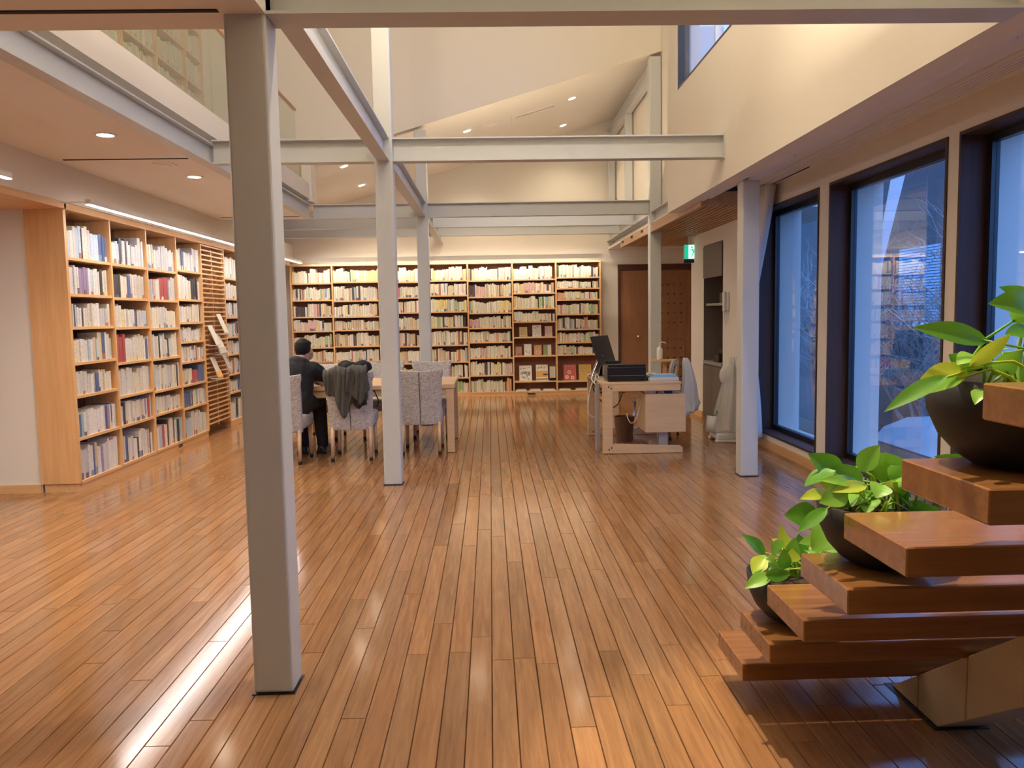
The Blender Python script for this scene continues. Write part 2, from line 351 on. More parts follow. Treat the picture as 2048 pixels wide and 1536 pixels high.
bx(bm, 2.25, 2.33, 8.93, YB, 2.61, 6.4); bx(bm, XU, 2.25, 8.93, 10.5, 6.3, 6.4); bx(bm, 2.131, 2.25, 8.935, 8.98, 2.74, 6.3)
st(obj('wall_right', bm, WALL))
for i, (a_, b_) in enumerate(WINS):
    w_ = sgroup('window_%d' % (i+1)); f = .022
    for d in ((XW-.008, 3.06, b_-f, b_, z0w, z1w), (XW-.008, 3.06, a_, a_+f, z0w, z1w), (XW-.008, 3.06, a_+f, b_-f, z1w-f, z1w), (XW-.008, 3.06, a_+f, b_-f, z0w, z0w+f)):
        box('window_frame', d, FRAMEW, w_)
    s = .05; a2, b2, c2, d2 = a_+f, b_-f, z0w+f, z1w-f
    for d in ((3.0, 3.05, b2-s, b2, c2, d2), (3.0, 3.05, a2, a2+s, c2, d2), (3.0, 3.05, a2+s, b2-s, d2-s, d2), (3.0, 3.05, a2+s, b2-s, c2, c2+s)):
        box('window_sash', d, BLACKM, w_)
    box('window_pane', (3.024, 3.030, a2+s, b2-s, c2+s, d2-s), GLASS, w_)
st(box('baseboard_right', (XW-.016, XW-.0005, -3.2, 9.80, 0, .085), MAPLEH))
st(box('baseboard_niche', (XW-.016, XW-.0005, 10.70, 11.36, 0, .085), MAPLEH))
# ------------------------------------------------------------------ outside
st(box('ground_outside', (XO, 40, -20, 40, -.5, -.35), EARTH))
r2 = random.Random(8)
bm = NB()
bmesh.ops.create_uvsphere(bm, u_segments=24, v_segments=12, radius=1)
for v_ in bm.verts: v_.co = Vector((v_.co.x*.9+5.4+.2*math.sin(7*v_.co.y), v_.co.y*1.3+8.6, v_.co.z*.55-.3+.06*math.sin(9*v_.co.x)))
tag(obj('snow_heap', bm, SNOW, smooth=True), 'heap of blue-white snow in the garden outside the middle window', 'snow')
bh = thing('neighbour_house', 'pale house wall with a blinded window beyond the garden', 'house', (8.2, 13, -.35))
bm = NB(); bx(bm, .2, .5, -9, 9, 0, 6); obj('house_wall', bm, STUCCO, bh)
bm = NB(); bx(bm, .05, .2, 1.6, 3.4, 1.42, 1.52); obj('window_sill', bm, WHITEP, bh)
for i in range(26): box('blind_slat', (.12, .15, 1.75, 3.25, 1.54+i*.055, 1.58+i*.055), plain('blind_blue', (.35, .5, .62), .6) if i == 0 else MATS['blind_blue'], bh)
def branchy(name, base, h, n_, seed, label, spread=.5):
    rr_ = random.Random(seed); bm = NB()
    def grow(p0, d, L, r_, lev):
        pts = [p0]; p_ = p0.copy(); k = 5
        for i in range(k):
            d = (d + Vector((rr_.uniform(-1, 1), rr_.uniform(-1, 1), rr_.uniform(-.5, .7)))*.28).normalized(); p_ = p_ + d*L/k; pts.append(p_.copy())
        tube(bm, pts, [r_*(1-.14*i) for i in range(len(pts))], 4, cap=False)
        if lev:
            for q in range(4):
                s_ = pts[rr_.randint(1, 5)]; grow(s_, (d+Vector((rr_.uniform(-1, 1), rr_.uniform(-1, 1), rr_.uniform(-.4, .8)))*.9).normalized(), L*rr_.uniform(.4, .7), r_*.55, lev-1)
    for i in range(n_):
        a_ = rr_.uniform(0, 2*PI); grow(Vector((rr_.uniform(-.2, .2), rr_.uniform(-.2, .2), 0)), Vector((math.cos(a_)*spread, math.sin(a_)*spread, 1)).normalized(), h, .028, 3)
    o_ = obj(name, bm, BARK); o_.location = base
    return tag(o_, label, 'bush', 'bare shrubs in the garden')
branchy('bare_bush', (5.3, 9.2, -.36), 1.5, 7, 1, 'bare tangled bush directly outside the middle window')
branchy('bare_bush', (5.2, 7.2, -.36), 1.5, 7, 2, 'bare twiggy bush outside the nearest visible window')
branchy('bare_bush', (6.9, 12.6, -.36), 1.6, 8, 3, 'bare bush outside the farthest window by the curtain')
for i_, (bx_, by_, hh_, lab_) in enumerate(((6.3, 14.2, 1.9, 'bare bush beyond the farthest window, close to the neighbour house'), (7.4, 12.4, 2.1, 'bare bush against the neighbour house, seen through the middle window'), (7.2, 15.6, 2.0, 'bare bush against the neighbour house, seen through the farthest window'), (5.9, 8.0, 1.7, 'bare bush between the snow heap and the nearest visible window'), (7.0, 9.0, 2.0, 'bare bush deeper in the garden, seen through the nearest visible window'))):
    branchy('bare_bush', (bx_, by_, -.36), hh_, 7, 20+i_, lab_)
branchy('bare_bush', (6.9, 10.4, -.36), 1.8, 7, 5, 'tall bare bush farther back in the garden, before the neighbour house')
bm = NB(); tube(bm, [(4.25, 11.3, -.36), (4.25, 11.3, -.12), (4.27, 11.3, -.06), (4.33, 11.3, -.03)], .045, 10)
tag(obj('vent_pipe', bm, WHITEP, smooth=True), 'short pale vent pipe standing in the garden outside the farthest window', 'pipe')
bm = NB(); a_ = at(1797, 345, 7.6); b_ = at(1738, 620, 7.6)
for (p0, p1, p2, p3) in [((0, -.06), (0, .07), (1, .02), (1, -.02))]:
    L_ = b_-a_; prism(bm, [a_+Vector((p0[1], 0, 0)), a_+Vector((p1[1], 0, 0)), b_+Vector((p2[1], 0, 0)), b_+Vector((p3[1], 0, 0))], (0, .008, 0))
tag(obj('hanging_sheet', bm, SNOW), 'narrow strip of pale plastic hanging among the branches outside', 'plastic strip')
# ------------------------------------------------------------------ columns and beams
def column(x0, y0, z1, label, z0=0):
    bm = NB(); bx(bm, x0, x0+.15, y0, y0+.15, z0+.004, z1)
    t_ = thing('steel_column', label, 'column', (0, 0, 0), 0, 'square steel columns')
    me = obj('shaft', bm, STEEL, t_)
    bv = me.modifiers.new('b', 'BEVEL'); bv.width = .012; bv.segments = 3
    me.data.polygons.foreach_set('use_smooth', [False]*len(me.data.polygons))
    if z0 == 0: box('base_plate', (x0-.006, x0+.156, y0-.006, y0+.156, 0, .004), BLACKM, t_)
    return t_
column(-.925, 2.97, 6.0, 'nearest square grey steel column, filling the left foreground')
column(-.925, 6.75, 6.0, 'middle grey steel column standing just in front of the reading table')
column(-.925, 10.5, 3.80, 'farthest grey steel column of the left row, behind the reading table')
column(2.13, 6.77, 2.51, 'short grey steel column beside the right windows, bluish on its front')
column(2.095, 10.5, 4.68, 'grey steel column behind the desk, in front of the wooden door')
def hbeam(p0, p1, z0, z1, wd, label, name='steel_beam'):
    """H beam along X or Y between two (x,y) points"""
    bm = NB(); h = wd/2; tf = .011; tw = .008
    if abs(p0[1]-p1[1]) < 1e-6:
        x0, x1, y = p0[0], p1[0], p0[1]
        bx(bm, x0, x1, y-h, y+h, z0, z0+tf); bx(bm, x0, x1, y-h, y+h, z1-tf, z1); bx(bm, x0, x1, y-tw/2, y+tw/2, z0+tf, z1-tf)
    else:
        y0, y1, x = p0[1], p1[1], p0[0]
        bx(bm, x-h, x+h, y0, y1, z0, z0+tf); bx(bm, x-h, x+h, y0, y1, z1-tf, z1); bx(bm, x-tw/2, x+tw/2, y0, y1, z0+tf, z1-tf)
    return tag(obj(name, bm, STEEL), label, 'beam', 'painted steel beams')
B0, B1 = 2.70, 2.89
hbeam((-.774, 3.045), (XU, 3.045), 2.50, 2.72, .15, 'nearest grey steel beam crossing the top of the picture')
hbeam((-2.25, 6.825), (-.926, 6.825), B0, B1, .11, 'grey crossbeam between the left gallery and the middle column')
b2 = hbeam((-.774, 6.825), (XU-.012, 6.825), B0, B1, .11, 'long grey crossbeam from the middle column to the white upper wall')
tag(box('end_plate', (XU-.012, XU-.001, 6.76, 6.89, 2.69, 2.90), STEEL), 'steel plate joining the long crossbeam to the white upper wall', 'plate')
hbeam((-2.25, 10.575), (-.926, 10.575), B0, B1-.01, .11, 'far crossbeam between left gallery and farthest left column')
hbeam((-.774, 10.575), (2.094, 10.575), B0, B1-.01, .11, 'far crossbeam between the farthest left column and the column by the desk')
hbeam((-.85, 3.121), (-.85, 6.749), B0, B1, .10, 'steep-looking beam running from the nearest column to the middle column')
hbeam((-.85, 6.901), (-.85, 10.499), B0, B1, .10, 'beam running from the middle column to the farthest left column')
hbeam((-.85, 10.651), (-.85, YB-.001), B0, B1, .10, 'beam running from farthest left column to the back wall')
hbeam((-2.30, 3.15), (-2.30, 10.52), B0, B1-.02, .10, 'edge beam under the left gallery')
hbeam((2.17, 8.935), (2.17, 10.499), 2.50, 2.73, .12, 'short beam from the white upper wall to the column by the desk')
hbeam((2.17, 10.651), (2.17, YB-.001), B0, B1, .12, 'beam running from the column by the desk to the back wall')
for i, y in enumerate((11.80, 13.05)):
    hbeam((-.799, y), (2.109, y), B0, B1, .10, ['first joist beam behind the far crossbeam', 'second joist beam behind the far crossbeam, near the back wall'][i])
    hbeam((-3.44, y), (-.901, y), B0, B1, .10, ['first joist beam above the reading table, left of the column row', 'second joist beam above the reading table, near the back wall'][i])
hbeam((2.17, 10.651), (2.17, YB-.001), 4.46, 4.62, .10, 'high beam along the right edge of the sloping rear ceiling')
for i, y in enumerate((12.5, 14.2)):
    tag(box('steel_post', (2.12, 2.22, y, y+.1, B1+.001, 4.459), STEEL), ['slim steel post on the upper beam, behind the desk column', 'slim steel post on the upper beam against the back wall'][i], 'post')
tag(box('light_strip', (-.70, 1.95, 10.68, 10.70, 2.73, 2.745), LEDW), 'thin glowing light strip behind the far crossbeam', 'light strip')
# gallery edge: spandrel, glass railing, rail
st(box('wall_gallery_spandrel', (-2.345, -2.255, 3.15, 10.44, 2.93, 3.13), WALL))
st(box('trim_gallery_post', (-2.345, -2.222, 10.40, 10.499, 2.9, 3.5), WALL))
gr = thing('glass_railing', 'frameless glass railing with wooden handrail on the left gallery', 'railing', (-2.30, 6.6, 3.13))
jy = [3.2, 4.24, 5.62, 7.0, 8.47, 9.96]
for a_, b_ in zip(jy, jy[1:]): box('glass_panel', (-.006, .006, a_+.006-6.6, b_-.006-6.6, 0, .78), RAILG, gr)
bm = NB(); tube(bm, [(0, 3.2-6.6, .80), (0, 9.97-6.6, .80)], .022, 10); obj('handrail', bm, MAPLEH, gr, smooth=True)
# ------------------------------------------------------------------ stairs
XS0, XS1, RISE, GO, TH = .86, 2.10, .183, .27, .065
stair = thing('staircase', 'open wooden staircase with floating treads on a beige steel stringer', 'staircase', (1.5, 2.9, 0))
def tz(i): return .19+RISE*i
for i in range(12):
    y1 = 3.0-GO*i
    box('tread', (XS0-1.5, XS1-1.5, y1-.30-2.9, y1-2.9, tz(i)-TH, tz(i)), TREAD, stair, bevel=.003)
ss = RISE/GO
segs = [2.894, 2.709, 2.425, 2.155, 1.885, 1.3, .6, -.1]
for a_, b_ in zip(segs, segs[1:]):
    bm = NB(); g_ = .004
    def ztop(y): return (2.894-y)*ss
    def zbot(y): return max(0.002, (2.58-y)*ss)
    ylist = [a_-g_, b_+g_]
    pts = [(-.01, a_-g_-2.9, ztop(a_-g_)), (-.01, b_+g_-2.9, ztop(b_+g_))]
    low = [(-.01, b_+g_-2.9, zbot(b_+g_))]
    if a_ > 2.58 > b_: low.append((-.01, 2.58-2.9, .002))
    low.append((-.01, a_-g_-2.9, zbot(a_-g_)))
    if a_ == segs[0]: pts = [(-.01, 2.889-2.9, .004)] + pts[1:]; low = low[:-1] + [(-.01, 2.889-2.9, .002)]
    prism(bm, pts+low, (.15, 0, 0)); obj('stringer_segment', bm, STEELW, stair, bevel=.003)
bm = NB(); prism(bm, [(-.004, 2.87-2.9, .003), (-.004, -.1-2.9, (2.86+.1)*ss-.01), (-.004, -.1-2.9, (2.58+.1)*ss+.01), (-.004, 2.58-2.9, .006)], (.138, 0, 0))
obj('stringer_core', bm, STEELW, stair)
for i in range(10):
    yb = 3.0-GO*i-.2; zt = (2.894-yb)*ss
    if tz(i)-TH-zt > .002 or True:
        bm = NB(); tube(bm, [(.065, yb-2.9, min(zt, tz(i)-TH)-.03), (.065, yb-2.9, tz(i)-TH)], .028, 10); obj('tread_bracket', bm, STEELW, stair, smooth=True)
bm = NB(); bx(bm, -.03, .16, 2.56-2.9, 2.91-2.9, 0, .003); obj('foot_plate', bm, BLACKM, stair)
# ------------------------------------------------------------------ bookcases
def bookcase_left():
    t_ = thing('bookcase', 'tall light-wood bookcase covering the left wall, packed with books', 'bookcase', (-3.62, 10.5, 0))
    X0, X1 = -3.79, -3.47
    def b_(nm, d, m_): return box(nm, (d[0]+3.62, d[1]+3.62, d[2]-10.5, d[3]-10.5, d[4], d[5]), m_, t_)
    b_('side_panel', (X0, X1, 6.755, 6.795, .075, 2.348), MAPLE)
    b_('plinth', (X0+.02, X1-.012, 6.77, 9.885, 0, .075), MAPLEH); b_('plinth', (X0+.02, X1-.012, 10.74, 14.19, 0, .075), MAPLEH)
    b_('top_board', (X0, X1+.015, 6.755, 14.19, 2.348, 2.402), MAPLEH)
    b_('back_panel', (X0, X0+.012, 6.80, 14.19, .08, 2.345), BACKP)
    div = [6.795, 7.56, 8.335, 9.11, 9.885, 10.715, 11.49, 12.27, 13.05, 13.83]
    for y in div[1:]: b_('divider', (X0+.012, X1, y-.013, y+.013, .075, 2.348), MAPLE)
    rows_ = {0: (1.967, 1.665, 1.389, 1.089, .81, .453, .087), 1: (1.967, 1.653, 1.375, 1.043, .727, .45, .087), 2: (1.966, 1.651, 1.353, 1.038, .702, .459, .087),
             3: (2.0, 1.671, 1.409, 1.189, .957, .696, .432, .087), 5: (1.984, 1.713, 1.467, 1.202, .97, .703, .46, .087), 6: (1.98, 1.7, 1.42, 1.15, .87, .6, .35, .087), 7: (1.98, 1.7, 1.42, 1.15, .87, .6, .35, .087), 8: (1.98, 1.7, 1.42, 1.15, .87, .6, .35, .087)}
    out = []
    for k, zz in rows_.items():
        a_, c_ = div[k]+.013, div[k+1]-.013
        if k == 0: a_ = 6.797
        for j, z in enumerate(zz):
            b_('shelf', (X0+.012, X1-.004, a_, c_, z-.024, z), MAPLEH)
            top = zz[j-1]-.024 if j else 2.348
            out.append((k, j, a_, c_, z, top))
    return t_, out, div
bcl, slots_l, divl = bookcase_left()
BX = [-3.544, -2.744, -1.933, -1.13, -.382, .402, 1.17, 1.95]
ROWB = [(2.041, 1.749, 1.458, 1.207, .92, .67, .36, .075), (2.055, 1.73, 1.45, 1.218, .933, .664, .36, .075), (2.039, 1.766, 1.504, 1.216, .913, .61, .33, .075), (2.052, 1.792, 1.51, 1.234, .921, .623, .344, .075),
        (2.041, 1.755, 1.475, 1.211, .962, .68, .373, .075), (2.049, 1.81, 1.539, 1.307, 1.035, .705, .252, .075), (2.073, 1.882, 1.683, 1.427, 1.163, .93, .713, .243, .075)]
def bookcase_back():
    t_ = thing('bookcase', 'wide light-wood bookcase covering the back wall, with a few face-out books', 'bookcase', (-.8, 14.3, 0))
    Y0, Y1 = 14.20, 14.44
    def b_(nm, d, m_): return box(nm, (d[0]+.8, d[1]+.8, d[2]-14.3, d[3]-14.3, d[4], d[5]), m_, t_)
    b_('plinth', (-3.44, 1.94, Y0+.012, Y1, 0, .05), MAPLEX); b_('top_board', (-3.46, 1.965, Y0-.01, Y1, 2.33, 2.36), MAPLEX)
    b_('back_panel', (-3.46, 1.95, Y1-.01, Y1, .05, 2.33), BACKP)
    bb = [-3.46]+BX[1:]; out = []
    for i, x in enumerate(bb):
        b_('divider' if 0 < i < 7 else 'side_panel', (x-.013, x+.013, Y0, Y1-.01, .05, 2.33), MAPLE)
    for k in range(7):
        a_, c_ = bb[k]+.013, bb[k+1]-.013
        for j, z in enumerate(ROWB[k]):
            b_('shelf', (a_, c_, Y0+.003, Y1-.01, z-.024, z), MAPLEX)
            out.append((k, j, a_, c_, z, ROWB[k][j-1]-.024 if j else 2.33))
    return t_, out
bcb, slots_b = bookcase_back()
box('socket', (.64+.8, .78+.8, 14.205-14.3, 14.213-14.3, .012, .036), BLACKP, bcb)
box('socket', (-3.487+3.62, -3.479+3.62, 8.93-10.5, 9.04-10.5, .02, .05), BLACKP, bcl)
# slatted magazine screen in the left bookcase
ys0, ys1 = divl[4]+.014, divl[5]-.014
sl = thing('slatted_screen', 'open screen of thin horizontal wooden slats in the left bookcase', 'slat screen', (-3.485, (ys0+ys1)/2, .1))
hw = (ys1-ys0)/2
z = .14; k = 0
while z < 2.33:
    box('slat', (0, .014, -hw, hw, z-.1, z-.1+.017), MAPLEH, sl); z += .0575
for y in (-hw+.005, -.02, hw-.03): box('upright', (-.024, -.002, y, y+.025, 0, 2.2), MAPLE, sl)
# ------------------------------------------------------------------ books
rb = random.Random(21)
def pick(pal):
    r_ = rb.random(); acc = 0
    for wgt, nm, c in pal:
        acc += wgt
        if r_ < acc:
            k = rb.uniform(.88, 1.08); return nm, (min(.9, c[0]*k), min(.9, c[1]*k), min(.9, c[2]*k))
    return pal[0][1], pal[0][2]
PL = [(.335, 'off-white', (.70, .67, .64)), (.24, 'cream', (.70, .63, .52)), (.14, 'pale grey', (.56, .55, .55)), (.07, 'light blue', (.48, .56, .66)), (.05, 'beige', (.58, .47, .36)), (.05, 'dark blue', (.10, .14, .30)), (.05, 'black', (.06, .055, .06)), (.02, 'red', (.46, .09, .09)), (.015, 'teal', (.25, .45, .46)), (.015, 'yellow', (.70, .60, .30)), (.015, 'purple', (.34, .26, .42))]
PB = [(.40, 'cream', (.72, .66, .52)), (.22, 'off-white', (.72, .69, .60)), (.08, 'beige', (.60, .48, .33)), (.06, 'yellow', (.73, .60, .28)), (.05, 'green', (.42, .52, .28)), (.025, 'orange', (.66, .36, .18)), (.025, 'red', (.52, .14, .13)), (.06, 'pink', (.68, .46, .42)), (.04, 'black', (.09, .07, .07)), (.015, 'blue', (.20, .32, .52)), (.015, 'teal', (.3, .48, .46))]
def bookgeo(bm, t, h, d, cols, col, face='+X'):
    """spine at local x=0, body toward -x, thickness along +y, height z; page block shown recessed on top"""
    cv = .0025
    rr_ = min(.004, t*.3)
    out = [(-d, 0), (-rr_, 0), (0, rr_), (0, t-rr_), (-rr_, t), (-d, t)]
    band = rb.random() < .45; zb = h*rb.uniform(.1, .25)
    lv = [0, zb, h] if band else [0, h]
    dark = rb.choice(((.72, .70, .66), (.16, .12, .14), (.45, .16, .12), (.2, .3, .45), (.7, .6, .3)))
    rings = [[bm.verts.new((x, y, zz)) for x, y in out] for zz in lv]
    for li, (A, B_) in enumerate(zip(rings, rings[1:])):
        c = dark if (band and li == 0 and rb.random() < .8) else col
        for i in range(5):
            f = bm.faces.new((A[i], A[i+1], B_[i+1], B_[i])); f.material_index = 0; cols.append(c if i in (1, 2, 3) else col)
    # top rim and recessed pages
    T = rings[-1]; ins = [bm.verts.new((-d, cv, h)), bm.verts.new((-cv-rr_, cv, h)), bm.verts.new((-cv-rr_, t-cv, h)), bm.verts.new((-d, t-cv, h))]
    lo = [bm.verts.new((v_.co.x, v_.co.y, h-.004)) for v_ in ins]
    for q in ((T[0], T[1], ins[1], ins[0]), (T[1], T[2], T[3], T[4], ins[2], ins[1]), (T[4], T[5], ins[3], ins[2])):
        bm.faces.new(q).material_index = 0; cols.append(col)
    f = bm.faces.new(lo); f.material_index = 1; cols.append((1, 1, 1))
    for i in range(3): bm.faces.new((ins[i], ins[i+1], lo[i+1], lo[i])).material_index = 1; cols.append((1, 1, 1))
def fill(length, hmax, kind):
    """books along a shelf: list of (offset, thickness, height, depth, inset, lean)"""
    out = []; y = .003; run = 0
    tmean = {'L': .036, 'B': .024, 'U': .035}[kind]
    while True:
        if run <= 0:
            run = rb.randint(2, 7); h0 = rb.uniform(.66, .90)*hmax; d0 = rb.uniform(.15, .19)
            if rb.random() < .12: h0 = .92*hmax
            nm0, c0 = pick(PL if kind == 'L' else PB); uni = rb.random() < .28
        run -= 1
        t = max(.012, rb.gauss(tmean, tmean*.33)); h = min(hmax*.95, h0*rb.uniform(.94, 1.07)); 
        if y+t > length-.004: break
        nm, c = (nm0, c0) if uni else pick(PL if kind == 'L' else PB)
        out.append([y, t, h, min(d0, .185), rb.uniform(0, .012), nm, c]); y += t+.0008
        if rb.random() < .012: y += rb.uniform(.01, .03)
    return out
stuffbm = NB(); stuffcol = []
def addstuff(mat4, t, h, d, col):
    b_ = NB(); cc = []; bookgeo(b_, t, h, d, cc, col)
    vm = {v_: stuffbm.verts.new(mat4 @ v_.co) for v_ in b_.verts}
    for f in b_.faces:
        stuffbm.faces.new([vm[v_] for v_ in f.verts]).material_index = f.material_index
    stuffcol.extend(cc); b_.free()
BAYN = {0: 'nearest', 1: 'second', 2: 'third'}
nind = 0
slots_l.sort(key=lambda s_: (s_[0], s_[1]))
for (k, j, a_, c_, z, top) in slots_l:
    bs = fill(c_-a_-.006, min(top-z-.02, .30), 'L')
    ind = k <= 2 and nind+len(bs) <= 300
    for i, (y, t, h, d, ins, nm, c) in enumerate(bs):
        # seen from the room the near (small y) end is the left end
        pos = (-3.488-ins, a_+.003+y, z+.0005)
        if ind:
            bm = NB(); cc = []; bookgeo(bm, t, h, d, cc, c); o = obj('book', bm, [BOOK, PAGES]); o.location = pos; setcol(o.data, cc)
            size = 'thick' if t > .045 else ('slim' if t < .028 else 'medium')
            tag(o, '%s %s book, %s from left, %s shelf down, %s bay of left bookcase' % (size, nm, ORD[i], ORD[j], BAYN[k]), 'book', 'books in the near bays of the left bookcase')
            nind += 1
        else: addstuff(Matrix.Translation(pos), t, h, d, c)
RZ = Matrix.Rotation(-PI/2, 4, 'Z')   # spine faces -Y
FACE = {(5, 4), (5, 5), (5, 6), (5, 7), (6, 7), (6, 8)}
for (k, j, a_, c_, z, top) in slots_b:
    if (k, j) in FACE: continue
    for (y, t, h, d, ins, nm, c) in fill(c_-a_-.006, min(top-z-.02, .26), 'B'):
        addstuff(Matrix.Translation((a_+.003+y, 14.212+ins, z+.0005)) @ RZ, t, h, d, c)
# upper gallery bookcase seen through the glass railing
ub = thing('bookcase', 'upper bookcase on the left gallery behind the glass railing', 'bookcase', (-3.7, 8.9, 2.9))
yd = [6.5, 7.36, 8.22, 9.06, 9.92, 10.48]; zr = [.02, .36, .70, 1.04, 1.38, 1.72, 2.06]
for y in yd: box('divider', (-.09, .16, y-8.9-.013, y-8.9+.013, 0, 2.4), MAPLE, ub)
for a_, c_ in zip(yd, yd[1:]):
    for z in zr:
        box('shelf', (-.09, .155, a_-8.9+.013, c_-8.9-.013, z, z+.026), MAPLEH, ub)
        for (y, t, h, d, ins, nm, c) in fill(c_-a_-.03, .29, 'U'):
            addstuff(Matrix.Translation((-3.56-ins, a_+.015+y, 2.9+z+.0265)), t, h, d, (.60, .55, .42) if rb.random() < .8 else c)
box('back_panel', (-.098, -.09, 6.5-8.9, 10.48-8.9, 0, 2.4), MAPLE, ub)
so = obj('shelved_books', stuffbm, [BOOK, PAGES]); setcol(so.data, stuffcol); so['kind'] = 'stuff'
tag(so, 'rows of cream and coloured books packed on the back, far left and gallery shelves', 'books')
# face-out books in the back bookcase
def cover(name, xpx, ypx0, ypx1, wpx, zshelf, base, art, label, yy=14.26):
    p0 = at(xpx-wpx/2, ypx1, yy); p1 = at(xpx+wpx/2, ypx1, yy); w_ = (p1-p0).length; h_ = (at(xpx, ypx0, yy)-at(xpx, ypx1, yy)).length
    bm = NB(); cc = []
    bx(bm, -w_/2, w_/2, 0, .012, 0, h_); cc += [base]*6
    for shp in art:
        if shp[0] == 'r':
            _, u0, u1, v0, v1, c = shp; bx(bm, (u0-.5)*w_, (u1-.5)*w_, -.0012, 0, v0*h_, v1*h_); cc += [c]*6
        else:
            _, u, v_, r0, r1, c = shp
            for q in range(10):
                a0, a1 = 2*PI*q/10, 2*PI*(q+1)/10
                pts = [((u-.5)*w_+rr_*w_*math.cos(aa), -.0016, v_*h_+rr_*w_*math.sin(aa)) for rr_, aa in ((r0, a0), (r1, a0), (r1, a1), (r0, a1))]
                bm.faces.new([bm.verts.new(p_) for p_ in pts]); cc.append(c)
    me = mesh(name, bm, PRINT); setcol(me, cc); o = bpy.data.objects.new(name, me); COL.objects.link(o)
    o.location = ((p0.x+p1.x)/2, yy+.02, zshelf+.001); o.rotation_euler = (-.22, 0, 0)
    return tag(o, label, 'book', 'face-out books on the back bookcase')
K = (.05, .04, .04); Wt = (.75, .72, .66)
rnd = random.Random(3)
def txt(n_, c, v0=.55, v1=.95):
    return [('r', u, u+rnd.uniform(.04, .12), v_, v_+rnd.uniform(.02, .06), c) for _ in range(n_) for u, v_ in [(rnd.uniform(.08, .8), rnd.uniform(v0, v1-.06))]]
cover('display_book', 1047, 652, 672, 16, 1.035, (.62, .47, .20), txt(7, K, .2, .9), 'ochre face-out book on the upper display shelf')
cover('display_book', 1074, 648, 672, 18, 1.035, Wt, txt(12, K, .1, .95), 'white face-out book with black brush marks, upper display shelf')
cover('display_book', 1097.5, 651, 672, 15, 1.035, (.62, .45, .40), txt(9, K, .1, .9), 'dusty pink face-out book on the upper display shelf')
cover('display_book', 1037.5, 692, 710, 13, .705, (.45, .22, .14), txt(7, (.65, .5, .3), .3, .95)+[('r', .3, 1, 0, .25, (.5, .1, .06))], 'small brown face-out book on the middle display shelf')
cover('display_book', 1056, 688, 711, 15, .705, Wt, txt(10, K, .1, .9), 'white face-out book with ink drawing, middle display shelf')
cover('display_book', 1076, 688, 709, 15, .705, (.60, .30, .14), [('c', .5, .25, .22, .30, (.7, .6, .45)), ('r', 0, 1, 0, .08, (.5, .12, .06))]+txt(3, K), 'orange-brown face-out book with an arch, middle display shelf')
cover('display_book', 1095, 688, 709, 16, .705, (.62, .60, .54), [('r', 0, .55, 0, 1, (.22, .27, .10))]+txt(3, Wt, .6, .9), 'half green half grey face-out book, middle display shelf')
BG = [('c', rnd.uniform(.15, .85), rnd.uniform(.1, .6), .055, .085, K) for _ in range(16)]
cover('display_book', 1051.5, 728, 759, 25, .252, (.80, .79, .74), BG+txt(6, K, .72, .95), 'large white face-out book covered in black rings')
cover('display_book', 1084.5, 727, 759, 24, .252, (.80, .74, .62), [('r', .02, .98, .2, .6, (.72, .38, .10)), ('r', .6, .98, .33, .42, K), ('r', .02, .98, .05, .12, K)]+txt(6, K, .7, .95), 'large white face-out book with an orange landscape')
cover('display_book', 1140.5, 726, 758, 25, .243, (.55, .10, .08), [('c', .45, .52, .08, .15, (.75, .5, .4)), ('c', .25, .22, .06, .15, (.75, .6, .5)), ('c', .7, .18, .06, .15, (.75, .6, .5))]+txt(4, (.7, .4, .3), .8, .97), 'large red face-out book with pale circles')
cover('display_book', 1171, 726, 758, 25, .243, (.62, .40, .10), txt(9, (.30, .16, .06), .1, .9), 'large mustard yellow face-out book beside the desk')
for i, (x0, x1) in enumerate(((.43, .63), (.68, .88), (.92, 1.14), (1.20, 1.42), (1.50, 1.75))):
    bm = NB()
    for q in range(3): bx(bm, x0+.008*q, x1-.006*q, 14.215+.004*q, 14.41, .076+.009*q, .076+.009*q+.0078)
    tag(obj('magazine_pile', bm, plain('paper_white', (.78, .74, .66), .6) if i == 0 else MATS['paper_white']), ['flat pile of white magazines at the left end of the bottom shelf, back bookcase', 'second flat pile of magazines on the bottom shelf of back bookcase', 'third flat pile of magazines, beside the bottom divider of back bookcase', 'fourth flat pile of magazines, bottom shelf of the last bay', 'flat magazine pile on the bottom shelf nearest the desk'][i], 'magazines', 'magazine piles on the bottom shelf')
for i, x in enumerate((1.055, 1.075, 1.095, 1.115, 1.135)):
    o = box('booklet', (x-.008, x+.008, 14.23, 14.36, .30, .50), plain('booklet_paper', (.70, .66, .58), .6) if i == 0 else MATS['booklet_paper']); tag(o, '%s pale upright booklet in the small dark stand beside the orange landscape book' % ['leftmost', 'second', 'middle', 'fourth', 'rightmost'][i], 'booklet', 'booklets in the dark stand')
tag(box('booklet_stand', (1.045, 1.148, 14.222, 14.37, .253, .2995), BLACKP), 'small dark stand holding pale booklets on the back bookcase', 'stand')
